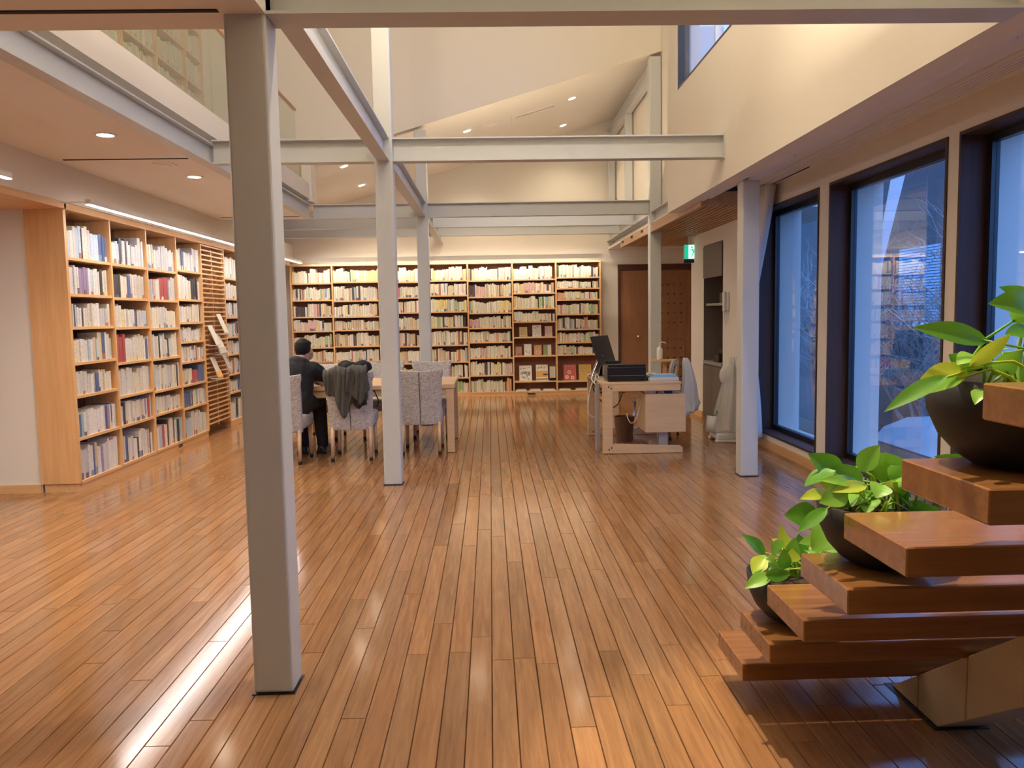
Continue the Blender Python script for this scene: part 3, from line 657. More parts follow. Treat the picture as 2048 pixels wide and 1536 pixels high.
# magazines clipped on the slatted screen
def clipmag(y, z, w_, h_, col, label, extra=None):
    t_ = thing('magazine', label, 'magazine', (-3.462, y, z), 0, 'magazines on the slatted screen')
    bm = NB(); prism(bm, [(0.10, -w_/2, 0), (.10, w_/2, 0), (0.0, w_/2, h_), (0.0, -w_/2, h_)], (.008, 0, .003)); obj('cover_sheet', bm, plain('mag_%d' % int(z*1000), col, .45), t_)
    bm = NB(); prism(bm, [(.11, -w_/2-.005, -.005), (.11, w_/2+.005, -.005), (-.006, w_/2+.005, -.005), (-.006, -w_/2-.005, -.005)], (0, 0, -.004)); obj('ledge', bm, WHITEP, t_)
    if extra:
        bm = NB(); prism(bm, [(.103, -w_/2+.003, .01), (.103, w_/2-.003, .01), (.103-.1*.3, w_/2-.003, h_*.33), (.103-.1*.3, -w_/2+.003, h_*.33)], (.008, 0, .003)); obj('band', bm, plain('mag_band_%d' % int(z*1000), extra, .5), t_)
clipmag(10.36, 1.26, .15, .24, (.62, .57, .48), 'cream magazine on the slatted screen, topmost')
clipmag(10.03, 1.12, .15, .24, (.60, .56, .50), 'pale magazine on the slatted screen, left of the open white one')
clipmag(10.22, 1.0, .26, .25, (.70, .66, .60), 'wide white magazine on the slatted screen with a dark picture', (.45, .40, .36))
clipmag(10.42, .80, .12, .22, (.45, .38, .32), 'narrow grey-brown magazine on the slatted screen, by the right upright')
clipmag(10.06, .71, .15, .26, (.66, .60, .52), 'cream magazine with an orange lower band, lowest on the slatted screen', (.75, .36, .08))
# ------------------------------------------------------------------ lamps
def ledbar(p0, p1, label, aim, watts, col=COOL):
    p0, p1 = Vector(p0), Vector(p1); c = (p0+p1)/2; L = (p1-p0).length
    t_ = thing('led_bar', label, 'light bar', c); ax = abs((p1-p0).normalized().x) > .5
    d = (lambda a_, b_, z0_, z1_: (-L/2, L/2, a_, b_, z0_, z1_)) if ax else (lambda a_, b_, z0_, z1_: (a_, b_, -L/2, L/2, z0_, z1_))
    box('housing', d(-.022, .022, .006, .045), WHITEP, t_); box('diffuser', d(-.016, .016, 0, .006), LEDW, t_)
    n_ = max(2, int(L/1.4))
    for i in range(n_):
        s_ = -L/2+.1+(L-.2)*i/(n_-1)
        if ax: box('bracket', (s_-.01, s_+.01, .022, aim_len, .03, .04), WHITEP, t_)
        else: box('bracket', (-aim_len, -.022, s_-.01, s_+.01, .03, .04), WHITEP, t_)
    lo = lamp('AREA', (0, 0, -.004), watts, col, t_, 'led_light', *((L, .03) if ax else (.03, L)))
    lo.rotation_euler = aim
    return t_
aim_len = .25
ledbar((-3.20, 6.62, 2.36), (-3.20, 13.9, 2.36), 'long white light bar in front of the left bookcase top', (0, math.radians(-22), 0), 27)
ledbar((-3.20, 3.2, 2.385), (-3.20, 5.57, 2.385), 'white light bar at the far left edge, near the wooden header', (0, math.radians(-10), 0), 14)
aim_len = .45
ledbar((-3.1, 13.98, 2.41), (1.95, 13.98, 2.41), 'long white light bar above the back bookcase', (math.radians(24), 0, 0), 8.5, NEUT)
box('lip', (-2.525, 2.525, -.034, -.024, -.03, .045), WHITEP, bpy.data.objects['led_bar.002'])
def downlight(x, y, z, label, watts, slope=0, spot=120, col=NEUT):
    t_ = thing('downlight', label, 'downlight', (x, y, z), 0, 'recessed ceiling downlights'); t_.rotation_euler = (0, -slope, 0)
    bm = NB(); lathe(bm, [(.075, -.006), (.075, 0), (.056, .0), (.056, -.006), (.075, -.006)], seg=20, cap=False); obj('trim_ring', bm, WHITEP, t_, smooth=False)
    bm = NB(); lathe(bm, [(.05, -.004), (.05, -.002)], seg=20); obj('lens', bm, DLW, t_)
    lo = lamp('SPOT', (0, 0, -.03), watts, col, t_, 'bulb', .045, spot=spot, blend=.8); lo.rotation_euler = (0, slope, 0)
downlight(-2.63, 5.75, 2.712, 'glowing downlight in the left ceiling, nearest the camera', 40)
downlight(-2.63, 7.43, 2.712, 'glowing downlight in the left ceiling, beyond the air slot', 40)
downlight(-2.63, 9.15, 2.712, 'downlight in the left ceiling hidden behind the nearest column', 40)
sa = math.atan(.29)
for (x, y, lab) in ((-.28, 11.92, 'bright downlight in the sloping ceiling, left of the vent grille'), (1.25, 11.92, 'bright downlight in the sloping ceiling, right of the vent grille'), (1.27, 13.6, 'bright downlight in the sloping ceiling, under the vent grille'),
                  (-2.04, 11.75, 'bright downlight in the sloping ceiling, upper one above the reading table'), (-2.05, 13.4, 'bright downlight in the sloping ceiling, lower one above the reading table'), (-.28, 13.6, 'bright downlight in the sloping ceiling behind the crossbeam')):
    downlight(x, y, zs(x)+.088, lab, 30, sa, 130)
for i, (x, y) in enumerate(((-2.5, 2.2), (-2.5, .3), (-3.6, 4.4))):
    downlight(x, y, 2.50 if i < 2 else 2.352, 'downlight %s' % ['in the low ceiling just above the camera', 'in the low ceiling behind the camera', 'added under the wooden header to brighten the left recess'][i], [12, 8, 40][i])  # the recess one is an unseen fill added to brighten its wall
for i, (x, y) in enumerate(((2.42, 3.75), (2.42, 6.45))):
    t_ = thing('ceiling_spot', ['unlit round fitting in the ceiling over the nearest window', 'unlit round fitting in the ceiling over the middle window'][i], 'ceiling fitting', (x, y, 2.66))
    bm = NB(); lathe(bm, [(.05, -.004), (.05, 0), (.03, 0), (.03, -.02)], seg=20); obj('trim_ring', bm, WHITEP, t_)
    bm = NB(); lathe(bm, [(.028, -.022), (.028, -.018)], seg=16); obj('lens', bm, WHITEP, t_)
# track spots high in the void (above the picture)
tr = thing('track_light', 'track of spotlights high under the roof above the stairs', 'track light', (.4, 4.3, 5.5))
box('track', (-1.6, 1.5, -.02, .02, .04, .07), BLACKM, tr)
for i, (x, tx, ty, tz_, e) in enumerate(((-1.3, -2.4, 10.5, 3.6, 45), (-.4, 1.9, 7.0, 3.6, 40), (.4, .3, 10.5, 4.4, 70), (1.2, .9, 3.2, 0, 200))):
    bm = NB(); tube(bm, [(x, 0, -.06), (x, 0, .04)], .035, 12); obj('spot_head', bm, BLACKM, tr)
    d = Vector((tx-.4-x, ty-4.3, tz_-5.5)); lo = lamp('SPOT', (x, 0, -.12), e, NEUT, tr, 'spot_bulb', .05, spot=105, blend=.7); lo.rotation_euler = d.to_track_quat('-Z', 'Y').to_euler()
ps = thing('stair_spotlight', 'black spotlight high above the staircase', 'spotlight', (.30, 2.5, 5.4))
bm = NB(); tube(bm, [(0, 0, -.08), (0, 0, .06)], .04, 12); obj('spot_head', bm, BLACKM, ps); bm = NB(); tube(bm, [(0, 0, .06), (0, 0, .75)], .008, 8); obj('spot_stem', bm, BLACKM, ps)
lo = lamp('SPOT', (0, 0, -.12), 460, NEUT, ps, 'spot_bulb', .04, spot=34, blend=.5); lo.rotation_euler = Vector((.95, -.55, -4.9)).to_track_quat('-Z', 'Y').to_euler()
up = thing('uplight_bar', 'slim uplight bar on top of the nearest crossbeam', 'light bar', (.25, 3.045, 2.725))
box('housing', (-.95, .95, -.02, .02, 0, .03), WHITEP, up)
lo = lamp('AREA', (0, 0, .04), 165, NEUT, up, 'uplight', 1.8, .03); lo.rotation_euler = (PI, 0, 0)
up = thing('uplight_bar', 'slim uplight bar on top of the far crossbeam', 'light bar', (.6, 10.70, 2.77))
box('housing', (-1.3, 1.3, -.015, .015, -.02, .0), WHITEP, up)
lo = lamp('AREA', (0, 0, .01), 10, WARM, up, 'uplight', 2.5, .03); lo.rotation_euler = (PI, 0, 0)
# vent grille and detector on the sloping ceiling
def onslope(px, py):
    v = (px-1024)/FPX*RT - (py-768)/FPX*UP + FW
    return CP + v*((3.82+.29*1.23-HC)/(v.z-.29*v.x))
g0 = onslope(1070, 224)
vg = thing('ceiling_vent', 'white rectangular air vent in the sloping ceiling', 'vent', g0); vg.rotation_euler = (0, -sa, 0)
box('frame', (-.36, .36, -.13, .13, -.012, 0), CEIL, vg)
box('opening', (-.29, .29, -.075, .075, -.016, -.012), plain('vent_shade', (.28, .2, .14), .7), vg)
for i in range(4): box('louvre', (-.29, .29, -.065+i*.036, -.05+i*.036, -.024, -.016), CEIL, vg)
dt = thing('smoke_detector', 'square detector plate in the sloping ceiling, between downlight and vent', 'detector', onslope(985, 249)); dt.rotation_euler = (0, -sa, 0)
box('plate', (-.15, .15, -.1, .1, -.008, 0), CEIL, dt)
bm = NB(); lathe(bm, [(.06, -.03), (.07, -.008)], seg=20); obj('dome', bm, CEIL, dt)
dt = thing('smoke_detector', 'small detector plate in the left ceiling beside the air slot', 'detector', at(330, 330, 6.83)); dt.location.z = 2.712
box('plate', (-.08, .08, -.06, .06, -.008, 0), CEIL, dt); box('cover', (-.04, .04, -.03, .03, -.014, -.008), WHITEP, dt)
# ------------------------------------------------------------------ slatted ceiling at rear right, door, exit sign, niche
sc_ = thing('slatted_ceiling', 'brown wooden slatted ceiling panel beside the exit sign', 'ceiling panel', (2.7, 10.4, 2.47))
for i in range(18): box('slat', (-.56+i*.0635, -.526+i*.0635, -2.35, 2.45, 0, .035), SLATW, sc_)
for y in (-2.0, -.8, .6, 2.0): box('batten', (-.56, .6, y, y+.04, .036, .07), SLATW, sc_)
box('gap_shade', (-.56, .6, -2.35, 2.45, .072, .084), BACKP, sc_)  # dark board added above the slats, shading their gaps by colour
box('fascia', (-.60, -.575, -2.4, 2.5, -.01, .10), SLATW, sc_)
bm = NB(); bx(bm, -.57, .62, -2.41, -2.385, 0, .13); obj('fascia', bm, SLATW, sc_)
for i in range(3):
    box('vent_hole', (-.19+i*.09, -.15+i*.09, -2.414, -2.408, .06, .10), SLOT, sc_)
    box('vent_hole', (-.603, -.599, .6+i*.8, .75+i*.8, .045, .08), SLOT, sc_)
st(box('ceiling_entry', (2.13, 4.2, 8.93, YB, 2.56, 2.60), CEIL))
dr = sgroup('door_1')
Yd = YB-.01
for d in ((2.30, 2.34, Yd-.03, YB+.06, 0, 2.29), (3.65, 3.69, Yd-.03, YB+.06, 0, 2.29), (2.34, 3.65, Yd-.03, YB+.06, 2.19, 2.29)): box('door_frame', d, plain('door_frame_dark', (.09, .03, .018), .4) if 'door_frame_dark' not in MATS else MATS['door_frame_dark'], dr)
lf = box('door_leaf', (2.345, 2.96, Yd+.01, Yd+.05, 0, 2.185), DOORW, dr)
bm = NB(); bmesh.ops.create_uvsphere(bm, u_segments=12, v_segments=8, radius=.03); o = obj('knob', bm, CHROME, lf, smooth=True); o.location = (2.66, Yd-.025, 1.0)
lf = box('door_leaf', (2.97, 3.645, Yd+.01, Yd+.05, 0, 2.185), DOORW, dr)
for (z0_, z1_) in ((1.12, 2.05), (.15, .98)):
    for d in ((3.02, 3.50, Yd-.004, Yd+.01, z1_-.04, z1_), (3.02, 3.50, Yd-.004, Yd+.01, z0_, z0_+.04), (3.02, 3.05, Yd-.004, Yd+.01, z0_+.04, z1_-.04), (3.47, 3.50, Yd-.004, Yd+.01, z0_+.04, z1_-.04)): box('moulding', d, DOORW, lf)
    for ix in range(4):
        for iz in range(5):
            bm = NB(); bmesh.ops.create_uvsphere(bm, u_segments=8, v_segments=5, radius=.017)
            o = obj('stud', bm, MATS['door_frame_dark'], lf); o.location = (3.09+ix*.115, Yd+.008, z0_+.12+iz*.17)
ex = thing('exit_sign', 'green and white illuminated running-man exit sign by the entrance', 'sign', (2.80, 11.2, 2.16))
box('housing', (-.085, .085, 0, .05, -.005, .195), WHITEP, ex)
GRN = plain('sign_green', (.0, .45, .25), .5, emis=(.0, .55, .30), est=.55); SWH = plain('sign_white', (.8, .9, .85), .5, emis=(.65, 1, .85), est=.6)
box('green_strip', (-.083, -.03, -.004, -.0005, 0, .19), GRN, ex); box('white_face', (-.03, .083, -.004, -.0005, 0, .19), SWH, ex)
bm = NB()
for pts in ([(.0, .12), (.02, .128), (.045, .085), (.028, .075)], [(.028, .09), (.04, .075), (.06, .055), (.075, .055), (.075, .045), (.055, .043)], [(.03, .085), (.042, .078), (.022, .045), (.008, .01), (.0, .015), (.012, .05)], [(.01, .125), (.012, .115), (-.008, .105), (-.014, .085), (-.02, .09), (-.012, .112)], [(.02, .128), (.026, .118), (.05, .118), (.062, .13), (.066, .124), (.052, .108), (.026, .108)]):
    prism(bm, [(x+.008, -.0042, z+.01) for x, z in pts], (0, -.002, 0))
for q in range(1):
    prism(bm, [(.018+.013*math.cos(2*PI*k/12), -.0042, .158+.013*math.sin(2*PI*k/12)) for k in range(12)], (0, -.002, 0))
obj('running_figure', bm, GRN, ex)
box('sign_base', (-.095, .065, 0, .05, -.055, -.007), BLACKP, ex)
box('hanger', (-.02, .02, .01, .04, .195, .31), WHITEP, ex)
nc = thing('wall_niche', 'dark grey built-in niche with shelves in the right wall', 'niche', (XW, 10.25, 0))
for d in ((.002, .45, -.448, -.43, 0, 2.288), (.002, .45, .43, .448, 0, 2.288), (.43, .448, -.43, .43, 0, 2.288), (.002, .45, -.43, .43, 2.27, 2.288)): box('lining', d, DARKN, nc)
box('cabinet_door', (-.012, .006, -.43, -.003, .09, .72), DARKN, nc); box('cabinet_door', (-.012, .006, .003, .43, .09, .72), DARKN, nc)
box('counter', (-.012, .42, -.43, .43, .74, .78), plain('counter_grey', (.34, .32, .30), .4), nc); box('shelf', (.03, .42, -.43, .43, 1.50, 1.53), MATS['counter_grey'], nc); box('cabinet_body', (.006, .42, -.43, .43, 0, .735), DARKN, nc)
box('upper_panel', (-.012, .006, -.43, .43, 1.86, 2.265), DARKN, nc)
tag(box('document_box', (2.95, 3.05, 10.0, 10.30, 1.5305, 1.66), BLACKP), 'black box on the shelf of the dark wall niche', 'box')
tag(box('document_box', (2.95, 3.05, 9.86, 9.96, 1.5305, 1.69), MAPLE), 'brown box on the shelf of the dark wall niche', 'box')
tag(box('framed_card', (3.06, 3.075, 10.02, 10.42, .781, 1.25), plain('card_ochre', (.34, .28, .16), .6)), 'ochre framed card standing on the niche counter', 'card')
bm = NB(); lathe(bm, [(.03, 0), (.035, .05), (.035, .12), (.012, .16), (.012, .2)], seg=14); o = obj('bottle', bm, WHITEP, smooth=True); o.location = (2.95, 9.92, .781); tag(o, 'pale bottle on the niche counter', 'bottle')
bm = NB(); bx(bm, -.06, .06, -.1, .1, 0, .10); bx(bm, -.02, .05, -.14, .02, .101, .17); o = obj('small_device', bm, BLACKP, bevel=.008); o.location = (2.94, 10.2, .781); tag(o, 'small black device on the niche counter', 'device')
ic = thing('intercom', 'white wall intercom handset beside the niche', 'intercom', (XW-.001, 9.58, 1.38))
box('base', (-.03, 0, -.05, .05, .05, .27), WHITEP, ic, bevel=.006); box('handset', (-.065, -.032, -.025, .025, .04, .28), WHITEP, ic, bevel=.008)
bm = NB(); tube(bm, [(-.04, .0, .04), (-.04, .02, -.04), (-.03, .03, -.10), (-.03, 0, -.13), (-.03, -.03, -.08), (-.03, -.02, .05)], .007, 6); obj('cord', bm, WHITEP, ic, smooth=True)
# curtain tied back at the far window
def curtain(label, y0, zt, zb):
    bm = NB(); nu, nv = 60, 34; rows_ = []
    for j in range(nv+1):
        v_ = j/nv; z = zt+(zb-zt)*v_
        tie = .56; wd = .26+.42*(1-v_/tie)**1.3 if v_ < tie else .26+.42*(v_-tie)
        rows_.append([bm.verts.new((2.74+.030*math.sin(u*PI*2*9/1.0)*(wd/.3)+.012*math.sin(v_*9+u*7), y0-wd*u*1.25, z)) for u in [i/nu for i in range(nu+1)]])
    for a_, b_ in zip(rows_, rows_[1:]):
        for i in range(nu): bm.faces.new((a_[i], a_[i+1], b_[i+1], b_[i]))
    t_ = thing('curtain', label, 'curtain', (0, 0, 0))
    c_ = obj('cloth', bm, CURT, t_, smooth=True); s_ = c_.modifiers.new('s', 'SOLIDIFY'); s_.thickness = .004
    zt_ = zt+(zb-zt)*.56
    bm = NB(); bx(bm, 2.69, 2.79, y0-.34, y0+.01, zt_-.02, zt_+.02); obj('tie_band', bm, CURT, t_, bevel=.01)
    return t_
curtain('white curtain tied back beside the farthest window', 8.66, 2.64, .12)
bm = NB(); tube(bm, [(2.76, 6.95, 2.648), (2.76, 8.72, 2.648)], .01, 8); tag(obj('curtain_rail', bm, BLACKM, smooth=True), 'thin curtain rail above the farthest window', 'rail')
# plastic-covered heater/fan on the floor by the column
fn = thing('covered_fan', 'white floor fan covered with a clear plastic sheet beside the column', 'fan', (2.60, 8.75, 0))
box('base', (-.16, .16, -.16, .16, .02, .10), WHITEP, fn, bevel=.02); box('foot', (-.17, .17, -.17, -.10, 0, .03), WHITEP, fn, bevel=.008); box('foot', (-.17, .17, .10, .17, 0, .03), WHITEP, fn, bevel=.008)
bm = NB(); tube(bm, [(-.18, 0, .10), (-.17, 0, .26), (-.10, 0, .30)], [.07, .06, .04], 10); obj('grip', bm, WHITEP, fn, smooth=True)
bm = NB(); tube(bm, [(.05, 0, .1), (.05, 0, .62)], .03, 10); obj('pole', bm, WHITEP, fn, smooth=True)
bm = NB(); bmesh.ops.create_uvsphere(bm, u_segments=18, v_segments=10, radius=.15)
for v_ in bm.verts: v_.co = Vector((v_.co.x*.95+.05, v_.co.y*.5, v_.co.z+.72))
obj('fan_head', bm, WHITEP, fn, smooth=True)
bm = NB(); rings = []
for j in range(12):
    v_ = j/11; z = .92-.80*v_; rr_ = .03+.20*v_**.8
    rings.append([bm.verts.new((.07+rr_*(1+.10*math.sin(a_*9+v_*2))*math.cos(a_), rr_*(1+.10*math.sin(a_*9+v_*2))*math.sin(a_), z+.02*math.sin(a_*5)*v_)) for a_ in [2*PI*k/64 for k in range(64)]])
for a_, b_ in zip(rings, rings[1:]):
    for k in range(64): bm.faces.new((a_[k], a_[(k+1) % 64], b_[(k+1) % 64], b_[k]))
obj('plastic_cover', bm, PLASTIC, fn, smooth=True)
# ------------------------------------------------------------------ reading table and chairs
TZ = .72
tb = thing('reading_table', 'long light-wood reading table with square legs', 'table', (-1.47, 8.85, 0))
box('tabletop', (-1.08, 1.085, -.52, .52, TZ-.045, TZ), TABLE, tb, bevel=.004)
for sx in (-1.07, 1.0):
    for sy in (-.51, .435): box('leg', (sx, sx+.075, sy, sy+.075, .006, TZ-.046), TABLE, tb); box('foot_pad', (sx+.005, sx+.07, sy+.005, sy+.07, 0, .006), BLACKP, tb)
for d in ((-.99, .995, -.50, -.475, TZ-.12, TZ-.046), (-.99, .995, .475, .50, TZ-.12, TZ-.046), (-1.06, -1.035, -.43, .43, TZ-.12, TZ-.046), (1.035, 1.06, -.43, .43, TZ-.12, TZ-.046)): box('apron', d, TABLE, tb)
def make_chair(label):
    """faces +Y, origin at floor centre"""
    t_ = thing('dining_chair', label, 'chair', (0, 0, 0), 0, 'linen dining chairs')
    # seat cushion with skirt
    bm = NB(); bx(bm, -.225, .225, -.20, .255, .33, .475); o_ = obj('seat', bm, LINEN, t_)
    bv = o_.modifiers.new('b', 'BEVEL'); bv.width = .04; bv.segments = 4; o_.data.polygons.foreach_set('use_smooth', [True]*6)
    # curved backrest, slipcover down to the seat skirt
    bm = NB(); nu, nv = 10, 12; F = []; B_ = []
    for j in range(nv+1):
        v_ = j/nv; z = .31+.56*v_; fr = []; bk = []
        for i in range(nu+1):
            u = i/nu*2-1; half = .215+.018*v_ + (.012 if v_ > .9 else 0)
            x = half*u; curve = .035*(u*u); lean = -.085*v_**1.4 ; zz = z+(.02*abs(u)**2.2*v_ if v_ > .5 else 0)
            yb = -.235+curve+lean; bk.append(bm.verts.new((x, yb, zz))); fr.append(bm.verts.new((x*.97, yb+.055+.02*(1-v_), zz)))
        F.append(fr); B_.append(bk)
    for G, rev in ((F, 0), (B_, 1)):
        for j in range(nv):
            for i in range(nu): bm.faces.new((G[j][i], G[j][i+1], G[j+1][i+1], G[j+1][i]))
    for j in range(nv):
        bm.faces.new((F[j][0], F[j+1][0], B_[j+1][0], B_[j][0])); bm.faces.new((F[j][nu], F[j+1][nu], B_[j+1][nu], B_[j][nu]))
    for i in range(nu):
        bm.faces.new((F[0][i], F[0][i+1], B_[0][i+1], B_[0][i])); bm.faces.new((F[nv][i], F[nv][i+1], B_[nv][i+1], B_[nv][i]))
    o_ = obj('backrest', bm, LINEN, t_, smooth=True); bv = o_.modifiers.new('b', 'BEVEL'); bv.width = .008; bv.segments = 2; bv.limit_method = 'ANGLE'
    seam = NB(); tube(seam, [(0, -.238-.085*v_**1.4, .31+.55*v_) for v_ in [k/8 for k in range(9)]], .0035, 5); obj('seam', seam, COATM, t_)
    for sx in (-1, 1):
        for y, yo in ((-.19, -.22), (.215, .225)):
            bm = NB(); tube(bm, [(sx*.185, y, .34), (sx*.19, yo, .035)], [.022, .016], 8); lg = obj('leg', bm, TABLE, t_, smooth=True)
            bm = NB(); tube(bm, [(sx*.19, yo, .036), (sx*.19, yo, 0)], .0185, 8); obj('leg_cap', bm, BLACKP, lg, smooth=True)
    return t_
ch = make_chair('linen chair at the table with the seated reader on it')
ch.location = (-2.07, 8.06, 0); ch.rotation_euler = (0, 0, -.03)
for (x, y, rz, lab) in ((-1.41, 8.19, .03, 'linen chair with a dark coat hung over its back'), (-.735, 8.47, .0, 'empty linen chair on the near side of the table, closest to its end'),
                      (-.72, 9.58, PI+.02, 'linen chair across the table near its right end'), (-1.30, 9.58, PI, 'linen chair across the table behind the coat chair'), (-2.0, 9.58, PI-.05, 'linen chair across the table facing the reader')):
    copytree(ch, (x, y, 0), rz, lab, 'linen dining chairs')
# ------------------------------------------------------------------ remeshed soft bodies
def capsule(bm, p0, p1, r0, r1, seg=12):
    p0, p1 = Vector(p0), Vector(p1); t = (p1-p0); L = t.length; t.normalize()
    pts = []; rs = []
    for k in range(5): a_ = PI/2*k/4; pts.append(p0 - t*r0*math.cos(a_)); rs.append(max(.002, r0*math.sin(a_)))
    for k in range(5): a_ = PI/2*(1-k/4); pts.append(p1 + t*r1*math.cos(a_)); rs.append(max(.002, r1*math.sin(a_)))
    tube(bm, pts, rs, seg)
def ell(bm, c, r_, rot=None):
    b_ = NB(); bmesh.ops.create_uvsphere(b_, u_segments=16, v_segments=10, radius=1); vm = {}
    for v_ in b_.verts:
        q = Vector((v_.co.x*r_[0], v_.co.y*r_[1], v_.co.z*r_[2]))
        if rot is not None: q = rot @ q
        vm[v_] = bm.verts.new(q+Vector(c))
    for f in b_.faces: bm.faces.new([vm[v_] for v_ in f.verts])
    b_.free()
def soft(name, bm, mat, parent, vox=.011, it=4, disp=0):
    o_ = obj(name+'_src', bm, mat)
    m_ = o_.modifiers.new('r', 'REMESH'); m_.mode = 'VOXEL'; m_.voxel_size = vox; m_.use_smooth_shade = True
    s_ = o_.modifiers.new('s', 'SMOOTH'); s_.iterations = it; s_.factor = .5
    if disp:
        tx = bpy.data.textures.new(name+'_folds', 'CLOUDS'); tx.noise_scale = .09; d_ = o_.modifiers.new('d', 'DISPLACE'); d_.texture = tx; d_.strength = disp; d_.mid_level = .5
    dg_ = bpy.context.evaluated_depsgraph_get(); me = bpy.data.meshes.new_from_object(o_.evaluated_get(dg_)); bpy.data.objects.remove(o_)
    me.name = name
    if not me.materials: me.materials.append(mat)
    me.polygons.foreach_set('use_smooth', [True]*len(me.polygons))
    r_ = bpy.data.objects.new(name, me); COL.objects.link(r_); r_.parent = parent
    return r_
# seated reader (back to the camera, bent over the table)
pe = thing('person', 'person in a black hooded jacket bent over the table, reading', 'person', (-2.02, 8.15, 0))
H0 = Vector((.07, .27, 1.10))
bm = NB()
ell(bm, H0, (.076, .095, .105), Matrix.Rotation(-.45, 3, 'X')); ell(bm, H0+Vector((.035, .06, -.05)), (.058, .06, .065)); ell(bm, H0+Vector((.065, .115, -.035)), (.014, .018, .02))
capsule(bm, (.04, .17, .95), (.06, .235, 1.03), .055, .055)
ell(bm, H0+Vector((.090, .005, -.025)), (.013, .024, .036))
capsule(bm, (.02, .1, .55), (.03, .13, .88), .13, .15); capsule(bm, (0, 0, .52), (.02, .1, .6), .15, .14)
for s_ in (-1, 1):
    capsule(bm, (.03+s_*.17, .15, .90), (.03+s_*.27, .30, .70) if s_ > 0 else (-.27, .3, .72), .055, .045)
    el = Vector((.30, .32, .745)) if s_ > 0 else Vector((-.24, .32, .745)); hd = Vector((.12, .52, .755)) if s_ > 0 else Vector((-.08, .55, .755))
    capsule(bm, el, hd, .042, .028)
    dirv = (hd-el).normalized(); side = Vector((-dirv.y, dirv.x, 0))
    capsule(bm, hd, hd+dirv*.07, .028, .03)
    for k in range(4): f0 = hd+dirv*.08+side*(k-1.5)*.019; capsule(bm, f0, f0+dirv*(.05+.012*(1.5-abs(k-1.5)))+Vector((0, 0, -.012)), .009, .007, 8)
    t0 = hd+dirv*.02-side*s_*.03; capsule(bm, t0, t0+dirv*.04-side*s_*.025, .01, .008, 8)
    capsule(bm, (s_*.09, .05, .54), (s_*.10+.05, .45, .53), .085, .065); capsule(bm, (s_*.10+.05, .45, .52), (s_*.10+.10, .36, .10), .06, .042); capsule(bm, (s_*.10+.10, .36, .07), (s_*.10+.11, .50, .04), .04, .032)
body = soft('body', bm, SKIN, pe, .012, 3)
bm = NB()   # jacket
capsule(bm, (0, .0, .53), (.02, .06, .62), .19, .185); capsule(bm, (.01, .05, .60), (.03, .13, .86), .175, .185); ell(bm, (.03, .14, .88), (.235, .13, .105))
for s_ in (-1, 1):
    el = Vector((.315, .30, .765)) if s_ > 0 else Vector((-.26, .30, .765)); hd = Vector((.15, .49, .765)) if s_ > 0 else Vector((-.10, .52, .765))
    capsule(bm, (.03+s_*.165, .15, .90), el, .088, .066); capsule(bm, el, hd, .062, .046)
ell(bm, (.045, .11, .965), (.115, .105, .075), Matrix.Rotation(-.5, 3, 'X')); ell(bm, (.04, .04, .90), (.12, .07, .09))
soft('jacket', bm, BLACKC, pe, .012, 3, .018)
bm = NB()   # trousers
ell(bm, (0, .04, .55), (.19, .17, .115))
for s_ in (-1, 1):
    capsule(bm, (s_*.09, .04, .555), (s_*.10+.07, .45, .555), .105, .085); capsule(bm, (s_*.10+.07, .45, .54), (s_*.10+.115, .37, .10), .08, .062)
soft('trousers', bm, BLACKC, pe, .012, 3, .01)
for s_ in (-1, 1):
    bm = NB(); capsule(bm, (s_*.10+.11, .33, .05), (s_*.10+.125, .55, .045), .048, .042); bx(bm, s_*.10+.06, s_*.10+.17, .29, .57, .0, .03); soft('shoe', bm, BLACKP, pe, .01, 3)
bm = NB()   # hair
ell(bm, H0+Vector((-.003, -.018, .028)), (.084, .102, .098), Matrix.Rotation(-.4, 3, 'X')); ell(bm, H0+Vector((-.008, -.05, -.012)), (.066, .052, .06)); ell(bm, H0+Vector((.0, .07, .06)), (.075, .055, .045))
for k in range(14):
    a_ = 2*PI*k/14; c_ = H0+Vector((.062*math.cos(a_), .08*math.sin(a_)-.02, .07)); capsule(bm, c_, c_+Vector((.02*math.cos(a_+1), .02*math.sin(a_+1), -.05)), .02, .008, 6)
soft('hair', bm, HAIR, pe, .009, 2, .012)
tag(box('open_book', (-1.98, -1.66, 8.66, 8.88, TZ+.0005, TZ+.014), MATS['paper_white'], bevel=.003), 'white open pages lying before the reader on the table', 'book')
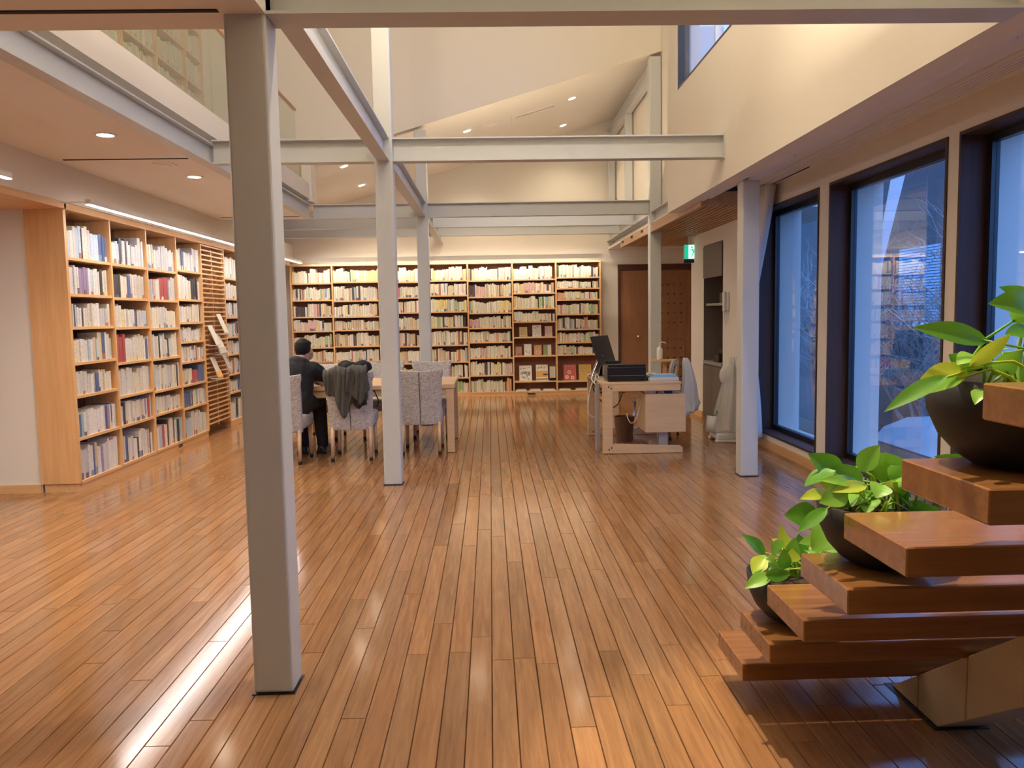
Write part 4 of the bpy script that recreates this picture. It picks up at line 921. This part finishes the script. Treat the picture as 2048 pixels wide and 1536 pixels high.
# coat draped over the second chair
cx, cy = -1.41, 8.19
ct = thing('coat', 'dark olive-grey coat draped over the back of a linen chair', 'coat', (cx, cy, .88))
def sheet(name, outline_fn, nu, nv, mat, th=.012):
    bm = NB(); R_ = []
    for j in range(nv+1): R_.append([bm.verts.new(outline_fn(i/nu, j/nv)) for i in range(nu+1)])
    for a_, b_ in zip(R_, R_[1:]):
        for i in range(nu): bm.faces.new((a_[i], a_[i+1], b_[i+1], b_[i]))
    o_ = obj(name, bm, mat, ct, smooth=True); s_ = o_.modifiers.new('s', 'SOLIDIFY'); s_.thickness = th; s_.offset = 0
    return o_
def hang(xa, xb, bot, seed, fold=.022, top=.02, yoff=0.0, flare=0, amp=5):
    def f(u, v_):
        x = xa+(xb-xa)*u+flare*(u-.5)*v_
        # v: 0 at seat side, .3 over the top edge, 1 hanging on the outer side
        b = bot(u)
        if v_ < .22: y = -.24+(.22-v_)*.25; z = top-(.22-v_)*.5
        elif v_ < .34: k = (v_-.22)/.12; a_ = PI*k; y = -.29+.05*math.cos(a_); z = top+.045*math.sin(a_)
        else: k = (v_-.34)/.66; y = -.345+.055*k; z = top-b*k
        fo = fold*math.sin(u*PI*amp+seed+3*v_)*(.3+v_)+fold*.6*math.sin(u*PI*amp*2.1+seed*2+v_*5)
        return (x, y+yoff-abs(fo)*.8, z+.012*math.sin(u*9+seed))
    return f
sheet('body_panel', hang(-.12, .20, lambda u: .18+.16*(1-abs(u-.25)*1.2)+.12*math.sin(u*7), 1.3, .03), 26, 26, COATM)
sheet('sleeve', hang(-.24, -.06, lambda u: .20+.05*u, 3.1, .02, .0, .02, -.05, 3), 16, 22, COATM)
sheet('front_flap', hang(.02, .19, lambda u: .20+.22*u if u < .6 else .33-.35*(u-.6), 5.0, .025, .03, -.03, .06, 3), 18, 24, COATM)
sheet('hanging_lining', hang(.06, .17, lambda u: .36-.12*abs(u-.5), 2.2, .02, .01, -.012, .03, 2), 12, 22, COAT2)
bm = NB(); rr_ = random.Random(6)
for k in range(10): ell(bm, (-.06+.26*rr_.random(), -.22+.10*rr_.random(), .03+.05*rr_.random()), (.08, .06, .05))
soft('collar_bundle', bm, BLACKC, ct, .012, 3, .03)
bg_ = thing('bag', 'black bag on the seat of the chair with the coat', 'bag', (cx+.03, cy+.02, .476))
bm = NB(); ell(bm, (0, 0, .15), (.17, .13, .14)); bx(bm, -.15, .15, -.10, .10, .01, .16); soft('bag_body', bm, BLACKC, bg_, .014, 6, .012)
bm = NB(); tube(bm, [(.12, -.02, .22), (.19, -.03, .20), (.23, -.03, .10), (.21, -.04, .04)], .007, 6); obj('strap', bm, BLACKC, bg_, smooth=True)
# ------------------------------------------------------------------ desk
DX0, DX1, DY0, DY1 = 1.12, 1.93, 8.03, 9.35
dk = thing('desk', 'pale wood office desk with C-shaped end frames and a drawer box', 'desk', (1.52, 8.7, 0))
def db(nm, d, m_, bev=0, par=None): return box(nm, (d[0]-1.52, d[1]-1.52, d[2]-8.7, d[3]-8.7, d[4], d[5]), m_, par or dk, bev)
db('tabletop', (DX0-.01, DX1-.01, DY0, DY1, .70, .725), DESKW, .004)
for y in (DY0, DY1-.05):
    db('upright', (DX0, DX0+.10, y, y+.05, .004, .699), DESKW, .004)
    db('top_rail', (DX0+.10, DX1-.02, y, y+.05, .635, .699), DESKW, .004)
    bm = NB(); prism(bm, [(DX0+.1005-1.52, y-8.7, .004), (DX1-1.52, y-8.7, .004), (DX1-1.52, y-8.7, .055), (DX1-.02-1.52, y-8.7, .07), (DX0+.1005-1.52, y-8.7, .10)], (0, .05, 0)); obj('foot_rail', bm, DESKW, dk)
    for (x, z) in ((DX0+.06, .685), (DX0+.085, .667), (DX0+.06, .045), (DX0+.085, .063)):
        bm = NB(); tube(bm, [(x-1.52, y-.003-8.7, z-.0), (x-1.52, y+.001-8.7, z)], .008, 10); obj('bolt', bm, BLACKP, dk)
db('post', (1.70, 1.79, 8.09, 8.13, .004, .209), GREYM); db('post', (1.70, 1.79, DY1-.05, DY1-.012, .075, .64), GREYM)
dw = db('drawer_box', (1.555, 1.965, 8.06, 8.55, .21, .60), DESKW, .003)
db('drawer_front', (1.555, 1.965, 8.045, 8.059, .21, .60), DESKW, .003)
db('cable_spine', (1.085, 1.118, 8.25, 8.31, 0, .70), GREYM); db('cable_spine', (1.085, 1.118, 8.33, 8.39, 0, .70), GREYM)
def cable(pts, r_, mat, label):
    bm = NB(); P_ = [Vector(p_) for p_ in pts]; sm = []
    for i in range(len(P_)-1):
        a_, b_, c_, d_ = P_[max(i-1, 0)], P_[i], P_[i+1], P_[min(i+2, len(P_)-1)]
        for k in range(6):
            t = k/6; sm.append(.5*((2*b_)+(c_-a_)*t+(2*a_-5*b_+4*c_-d_)*t*t+(3*b_-a_-3*c_+d_)*t**3))
    sm.append(P_[-1]); tube(bm, sm, r_, 6); return tag(obj('cable', bm, mat, smooth=True), label, 'cable', 'cables at the desk')
cable([at(1187, 758, 8.6), at(1178, 790, 8.5), at(1177, 825, 8.5), at(1190, 835, 8.5), at(1199, 828, 8.45), at(1196, 805, 8.45)], .006, WHITEP, 'pale cable looping down at the left end of the desk')
cable([at(1192, 760, 8.5), at(1186, 775, 8.45), at(1200, 800, 8.4), at(1206, 804, 8.3)], .007, BLACKP, 'black cable hanging beside the desk upright')
cable([at(1286, 781, 8.3), at(1283, 800, 8.25), at(1272, 838, 8.2), at(1262, 846, 8.2), at(1255, 835, 8.2), at(1254, 826, 8.2)], .005, WHITEP, 'white cable sagging from the desk in front of the waste bin')
cable([at(1226, 815, 8.5), at(1236, 808, 8.5), at(1244, 788, 8.5), at(1250, 784, 8.5)], .006, BLACKP, 'black cable curving under the desktop')
for i in range(5):
    rr_ = random.Random(40+i)
    cable([at(1190+rr_.uniform(-4, 12), 748, 8.75), at(1192+rr_.uniform(-10, 8), 756, 8.55), at(1200+rr_.uniform(-12, 4), 765+i*3, 8.35), at(1208, 782+i*3, 8.45)], .006, BLACKP if i % 2 else WHITEP, ['%s cable in the tangle at the left edge of the desktop' % s_ for s_ in ('thin white', 'upper black', 'second white', 'lower black', 'lowest white')][i])
# printer
pr = thing('printer', 'black inkjet printer on the near corner of the desk', 'printer', (1.385, 8.28, .7255))
bm = NB(); bx(bm, -.20, .20, -.13, .17, .012, .155); o = obj('body', bm, BLACKP, pr); bv = o.modifiers.new('b', 'BEVEL'); bv.width = .014; bv.segments = 3
box('lid', (-.195, .195, -.125, .165, .1555, .172), BLACKP, pr, .005); box('base', (-.19, .19, -.12, .16, 0, .012), BLACKP, pr); box('paper_tray', (-.19, -.02, .12, .15, .172, .20), BLACKP, pr, .004)
box('panel_line', (-.18, .18, -.1315, -.130, .06, .063), GREYM, pr)
mn = thing('monitor', 'black monitor seen edge-on behind the printer', 'monitor', (1.32, 8.95, .7255), math.radians(62))
bm = NB(); prism(bm, [(-.25, 0, .13), (.25, 0, .13), (.25, .10, .45), (-.25, .10, .45)], (0, .03, -.008)); obj('screen', bm, BLACKP, mn, bevel=.004)
bm = NB(); tube(bm, [(0, .10, .01), (0, .09, .28)], .022, 10); obj('stand', bm, BLACKP, mn, smooth=True); box('foot', (-.12, .12, 0, .2, 0, .012), BLACKP, mn, .004)
rt = thing('document_rack', 'silver angled rack at the left end of the desk', 'rack', (1.17, 8.85, .7255))
bm = NB(); prism(bm, [(-.06, 0, 0), (.02, 0, 0), (.07, 0, .24), (.04, 0, .25)], (0, .12, 0)); obj('panel', bm, CHROME, rt, bevel=.004); box('base', (-.07, .08, -.02, .14, -.0, .006), GREYM, rt)
bm = NB(); lathe(bm, [(.022, 0), (.026, .02), (.024, .08), (.008, .11)], seg=14); o = obj('cup', bm, WHITEP, smooth=True); o.location = (1.27, 8.72, .7255); tag(o, 'small white bottle between silver rack and printer', 'bottle')
pk = thing('paper_stack', 'stack of papers and blue folders on the desk corner', 'papers', (1.76, 8.25, .7255))
box('tray', (-.15, .15, -.14, .16, 0, .035), WHITEP, pk, .004); box('folder', (-.14, .14, -.12, .15, .036, .05), plain('folder_blue', (.30, .50, .72), .5), pk); box('folder', (-.10, .13, -.10, .12, .051, .062), MATS['folder_blue'], pk)
for i in range(5):
    for s_ in (-1, 1):
        x0 = -.15+.06*i+(0 if s_ > 0 else .06); bm = NB(); prism(bm, [(x0, -.142, .002 if s_ > 0 else .002), (x0+s_*.06, -.142, .033), (x0+s_*.06-s_*.004, -.142, .033), (x0-s_*.004, -.142, .002)], (0, -.001, 0)); obj('lattice', bm, GREYM, pk)
tag(box('stapler', (1.60, 1.66, 8.2, 8.36, .7255, .77), BLACKP, bevel=.006), 'small black stapler beside the printer', 'stapler')
o = box('tape_box', (1.57, 1.67, 8.10, 8.2, .6005, .632), WHITEP); tag(o, 'white box on top of the drawer unit', 'box')
o = box('tape_box', (1.69, 1.76, 8.10, 8.2, .6005, .630), GREYM); tag(o, 'grey box on top of the drawer unit', 'box')
o = box('tape_box', (1.77, 1.84, 8.10, 8.2, .6005, .632), plain('navy', (.03, .05, .16), .5)); tag(o, 'navy box on top of the drawer unit', 'box')
wb = thing('waste_bin', 'brown waste bin under the desk', 'bin', (1.47, 8.85, 0))
bm = NB(); lathe(bm, [(.085, 0), (.085, .004), (.115, .28), (.105, .28), (.078, .012)], seg=20); obj('bucket', bm, plain('bin_brown', (.20, .10, .05), .5), wb, smooth=False)
# office chair behind the desk with white jacket
oc = thing('office_chair', 'beige plastic chair tucked behind the desk', 'chair', (1.865, 9.10, 0), math.radians(65))
BEI = plain('beige_plastic', (.55, .49, .36), .45)
box('seat', (-.22, .22, -.20, .22, .42, .46), BEI, oc, .012)
bm = NB(); out_ = []
for k in range(24):
    a_ = 2*PI*k/24; out_.append((math.copysign(abs(math.cos(a_))**.6, math.cos(a_))*.21, math.copysign(abs(math.sin(a_))**.6, math.sin(a_))*.21+.69))
inn = [(math.copysign(abs(math.cos(2*PI*k/24))**.7, math.cos(2*PI*k/24))*.10, math.copysign(abs(math.sin(2*PI*k/24))**.7, math.sin(2*PI*k/24))*.065+.78) for k in range(24)]
def yb(x, z): return -.20-.25*max(0, z-.46)*.5+.25*x*x
for dy in (0, .025):
    A = [bm.verts.new((x, yb(x, z)+dy, z)) for x, z in out_]; B_ = [bm.verts.new((x, yb(x, z)+dy, z)) for x, z in inn]
    for k in range(24): bm.faces.new((A[k], A[(k+1) % 24], B_[(k+1) % 24], B_[k]))
    if dy == 0: A0, B0_ = A, B_
for k in range(24):
    bm.faces.new((A0[k], A0[(k+1) % 24], A[(k+1) % 24], A[k])); bm.faces.new((B0_[k], B0_[(k+1) % 24], B_[(k+1) % 24], B_[k]))
obj('backrest', bm, BEI, oc, smooth=False)
for sx in (-1, 1):
    bm = NB(); tube(bm, [(sx*.19, -.18, .42), (sx*.2, -.22, .02)], .013, 8); lg = obj('leg', bm, CHROME, oc, smooth=True); bm = NB(); tube(bm, [(sx*.2, -.22, .03), (sx*.2, -.22, 0)], .017, 8); obj('leg_cap', bm, BLACKP, lg)
    bm = NB(); tube(bm, [(sx*.19, .18, .42), (sx*.2, .22, .02)], .013, 8); lg = obj('leg', bm, CHROME, oc, smooth=True); bm = NB(); tube(bm, [(sx*.2, .22, .03), (sx*.2, .22, 0)], .017, 8); obj('leg_cap', bm, BLACKP, lg)
    box('support', (sx*.16-.012, sx*.16+.012, -.23, -.20, .44, .62), CHROME, oc)
jk = thing('jacket', 'white jacket hanging over the beige chair behind the desk', 'jacket', (2.185, 8.96, .86))
bm = NB(); R_ = []
for j in range(15):
    v_ = j/14; cx_ = .0+.045*v_+.02*math.sin(v_*4); z_ = .05-.62*v_; ra = (.035+.075*v_ if v_ > .05 else .02); rb_ = .03+.05*v_
    if v_ > .85: ra *= 1-(v_-.85)*2.2; cx_ += .02
    R_.append([bm.verts.new((cx_+ra*(1+.22*math.sin(5*a_+v_*2))*math.cos(a_), rb_*(1+.22*math.sin(5*a_+v_*2))*math.sin(a_), z_+.03*math.cos(a_)*v_)) for a_ in [2*PI*k/30 for k in range(30)]])
for a_, b_ in zip(R_, R_[1:]):
    for i in range(30): bm.faces.new((a_[i], a_[(i+1) % 30], b_[(i+1) % 30], b_[i]))
bm.faces.new(R_[0]); bm.faces.new(R_[-1])
o = obj('cloth', bm, plain('white_cloth', (.74, .76, .80), .85), jk, smooth=True)
# hand sanitizer on a slim stand
sd = thing('sanitizer_stand', 'slim wooden stand behind the desk column carrying a pump bottle', 'stand', (2.12, 9.75, 0))
box('shelf', (-.16, .12, -.10, .10, .83, .85), MAPLEX, sd); box('post', (-.02, .02, -.02, .02, .02, .83), MAPLE, sd); box('base', (-.14, .14, -.13, .13, 0, .02), MAPLEX, sd)
sb_ = thing('sanitizer_bottle', 'white pump bottle of hand sanitizer standing behind the desk', 'bottle', (2.06, 9.75, .8505))
bm = NB(); lathe(bm, [(.033, 0), (.036, .01), (.036, .125), (.03, .14), (.014, .152), (.014, .165)], seg=18); obj('bottle_body', bm, WHITEP, sb_, smooth=True)
bm = NB(); tube(bm, [(0, 0, .165), (0, 0, .205), (.02, 0, .212), (.065, 0, .208), (.073, 0, .188)], .006, 8); obj('pump', bm, WHITEP, sb_, smooth=True)
# ------------------------------------------------------------------ plants
def leafmesh(L, W, fold, droop, curl):
    bm = NB(); nu, nv = 9, 2; R_ = []
    for i in range(nu+1):
        u = i/nu
        hw_ = W*.5*(math.sin(PI*min(1, u*1.02+.0))**.62)*(1.25-.62*u)*1.02 if 0 < u < 1 else 0
        row = []
        for k in range(-nv, nv+1):
            s_ = k/nv; back = .10*L*abs(s_)*max(0, 1-u*4)
            x = L*u-back; y = hw_*s_ if hw_ else .0004*s_; z = fold*abs(y)+droop*L*u*u*-1+curl*L*math.sin(PI*u)*.5
            row.append(bm.verts.new((x, y, z)))
        R_.append(row)
    for a_, b_ in zip(R_, R_[1:]):
        for k in range(2*nv): bm.faces.new((a_[k], a_[k+1], b_[k+1], b_[k]))
    return bm
def plant(name, label, bc, r_, hgt, leaves, seed, Yc, extra=0):
    """leaves: (base px,py, tip px,py, width px, mat, depth offset, roll)"""
    rr_ = random.Random(seed)
    t_ = thing(name, label, 'potted plant', bc)
    bm = NB(); lathe(bm, [(r_*.42, 0), (r_*.62, .02*hgt/.16), (r_*.82, .055*hgt/.16), (r_*.95, .10*hgt/.16), (r_, hgt), (r_*.95, hgt), (r_*.90, hgt*.8), (r_*.3, hgt*.7)], seg=32); obj('bowl', bm, BOWL, t_, smooth=True)
    bm = NB(); lathe(bm, [(r_*.92, hgt*.84), (r_*.5, hgt*.9), (.001, hgt*.92)], seg=20); obj('soil', bm, SOIL, t_)
    bc = Vector(bc); top = Vector((0, 0, hgt*.88))
    for k in range(extra):
        a_ = rr_.uniform(0, 2*PI); q = top+Vector((math.cos(a_)*r_*rr_.uniform(.15, .85), math.sin(a_)*r_*rr_.uniform(.0, .7), rr_.uniform(.03, .12))); d = Vector((math.cos(a_), math.sin(a_), rr_.uniform(-.5, .3))).normalized()
        nrm = (Vector((0, -.3, 1))-d*Vector((0, -.3, 1)).dot(d)).normalized(); side = nrm.cross(d); L = rr_.uniform(.05, .085)
        o_ = obj('leaf', leafmesh(L, L*.72, rr_.uniform(.1, .3), .05, .15), rr_.choice((LEAFD, LEAFM, LEAFM, LEAFL)), t_, smooth=True)
        R3 = Matrix((d, side, nrm)).transposed().to_4x4(); R3.translation = q; o_.matrix_local = R3
        root = top+Vector((math.cos(a_)*r_*rr_.uniform(.1, .6), math.sin(a_)*r_*rr_.uniform(.1, .6), -.005)); bm = NB(); tube(bm, [root, (root+q)/2+Vector((0, 0, .012)), q], [.0035, .003, .002], 6); obj('stem', bm, rr_.choice((LEAFL, LEAFM)), t_, smooth=True)
    for (bxp, byp, txp, typ, wp, mt, dy, roll) in leaves:
        Y = Yc+dy; b_ = at(bxp, byp, Y); e_ = at(txp, typ, Y-.03)
        L = (e_-b_).length; W = wp*1.2*Y/FPX; d = (e_-b_).normalized()
        view = (CP-b_).normalized(); nrm = (view-d*view.dot(d)).normalized(); nrm = Matrix.Rotation(roll, 3, d) @ nrm; side = nrm.cross(d)
        bm = leafmesh(L, W, rr_.uniform(.12, .3), rr_.uniform(.0, .08), rr_.uniform(.05, .2)); o_ = obj('leaf', bm, mt, t_, smooth=True)
        R3 = Matrix((d, side, nrm)).transposed().to_4x4(); R3.translation = b_-bc; o_.matrix_local = R3
        mr = NB(); tube(mr, [(L*.0, 0, .001), (L*.5, 0, .0015+.03*L), (L*.9, 0, .001)], [.0022, .0015, .0005], 5)
        root = top+Vector((rr_.uniform(-.5, .5)*r_, rr_.uniform(-.5, .5)*r_, 0)); q = b_-bc; mid = (root+q)/2+Vector((0, 0, .03))
        mr.free(); bm = NB(); tube(bm, [root, root*.6+mid*.4+Vector((0, 0, .01)), mid, q], [.004, .0035, .003, .0022], 6); obj('stem', bm, LEAFL if rr_.random() < .5 else LEAFM, t_, smooth=True)
    return t_
D, Mi, Li = LEAFD, LEAFM, LEAFL
plant('potted_pothos', 'smallest trailing pothos in a dark bowl on the second stair tread', (1.012, 2.625, tz(1)+.001), .158, .165, [
    (1527, 1105, 1487, 1069, 22, D, .06, .4), (1527, 1117, 1505, 1148, 30, Li, .0, .2), (1537, 1152, 1490, 1176, 26, Mi, -.06, .3), (1535, 1150, 1582, 1148, 24, D, -.08, .2), (1548, 1122, 1536, 1112, 24, Li, .0, .5),
    (1560, 1100, 1543, 1085, 30, Mi, .0, .1), (1578, 1098, 1560, 1050, 20, Li, .05, -.3), (1568, 1135, 1568, 1098, 24, D, -.06, .2), (1585, 1120, 1590, 1075, 26, Mi, .03, -.2), (1600, 1108, 1598, 1068, 28, D, .06, .3), (1586, 1122, 1584, 1098, 26, Li, -.05, 0), (1562, 1140, 1540, 1128, 26, Mi, -.04, .1),
    (1575, 1140, 1600, 1150, 22, Mi, .04, .2), (1595, 1130, 1615, 1105, 24, D, .08, .1), (1550, 1140, 1560, 1120, 20, Li, .08, .4)], 31, 2.60, 7)
plant('potted_pothos', 'bushy pothos with small round leaves in a dark bowl on the fourth stair tread', (1.03, 2.085, tz(3)+.001), .16, .165, [
    (1632, 1030, 1571, 1030, 44, D, .0, .1), (1650, 1020, 1596, 1064, 24, D, -.03, .2), (1680, 952, 1618, 908, 44, D, .08, .3), (1722, 938, 1759, 890, 36, Mi, .0, -.2), (1740, 940, 1808, 920, 52, Mi, .08, .3), (1720, 962, 1668, 928, 30, D, -.02, .2),
    (1715, 968, 1640, 960, 22, Mi, -.04, .5), (1690, 985, 1640, 1005, 40, Mi, -.06, .0), (1650, 985, 1600, 998, 22, Li, .02, .3), (1728, 972, 1665, 982, 24, Li, -.05, .4), (1765, 972, 1752, 995, 38, Mi, -.06, .1), (1790, 985, 1772, 965, 28, Li, -.02, .5), (1800, 958, 1806, 990, 30, Mi, .0, .1),
    (1795, 1000, 1812, 975, 26, D, .02, .2), (1820, 1022, 1880, 1018, 26, D, -.03, .4), (1815, 1010, 1870, 1024, 30, Mi, .05, .3), (1780, 950, 1812, 935, 30, Mi, .03, .2), (1750, 945, 1772, 905, 26, Li, .1, .2), (1700, 950, 1660, 940, 30, D, .08, .2), (1665, 1060, 1625, 1100, 52, Mi, .20, .1), (1655, 1075, 1600, 1085, 24, Mi, .22, .2),
    (1670, 975, 1640, 962, 24, Li, .05, .1), (1735, 985, 1715, 1000, 24, D, .04, .3), (1700, 1000, 1675, 1010, 24, D, .03, .2), (1775, 1005, 1790, 1018, 24, Mi, .03, .2), (1870, 915, 1932, 910, 14, D, .1, .5)], 32, 2.06, 22)
plant('potted_pothos', 'large-leaved pothos in a dark bowl on the sixth stair tread', (1.035, 1.555, tz(5)+.001), .165, .175, [
    (1965, 680, 1833, 652, 40, D, .0, .5), (1945, 728, 2022, 668, 26, Li, -.06, .2), (1925, 738, 1828, 782, 48, Li, -.03, .3), (1885, 757, 1770, 820, 30, D, -.08, .4), (1915, 758, 1858, 785, 26, Mi, -.05, .4), (1940, 740, 1900, 710, 40, D, .06, .3), (1960, 782, 1950, 808, 24, Mi, -.08, .1),
    (2060, 610, 1980, 606, 46, D, .03, .4), (2065, 600, 2000, 574, 26, D, .06, .4), (1990, 745, 2045, 700, 40, Mi, .02, .3), (2050, 700, 2100, 690, 40, D, .0, .3), (2060, 660, 2010, 668, 30, D, .02, .5), (2040, 735, 2075, 770, 30, Mi, -.02, .2), (2030, 640, 2080, 590, 40, Mi, .05, .2), (2035, 770, 2080, 755, 30, Li, .0, .4)], 33, 1.53, 6)
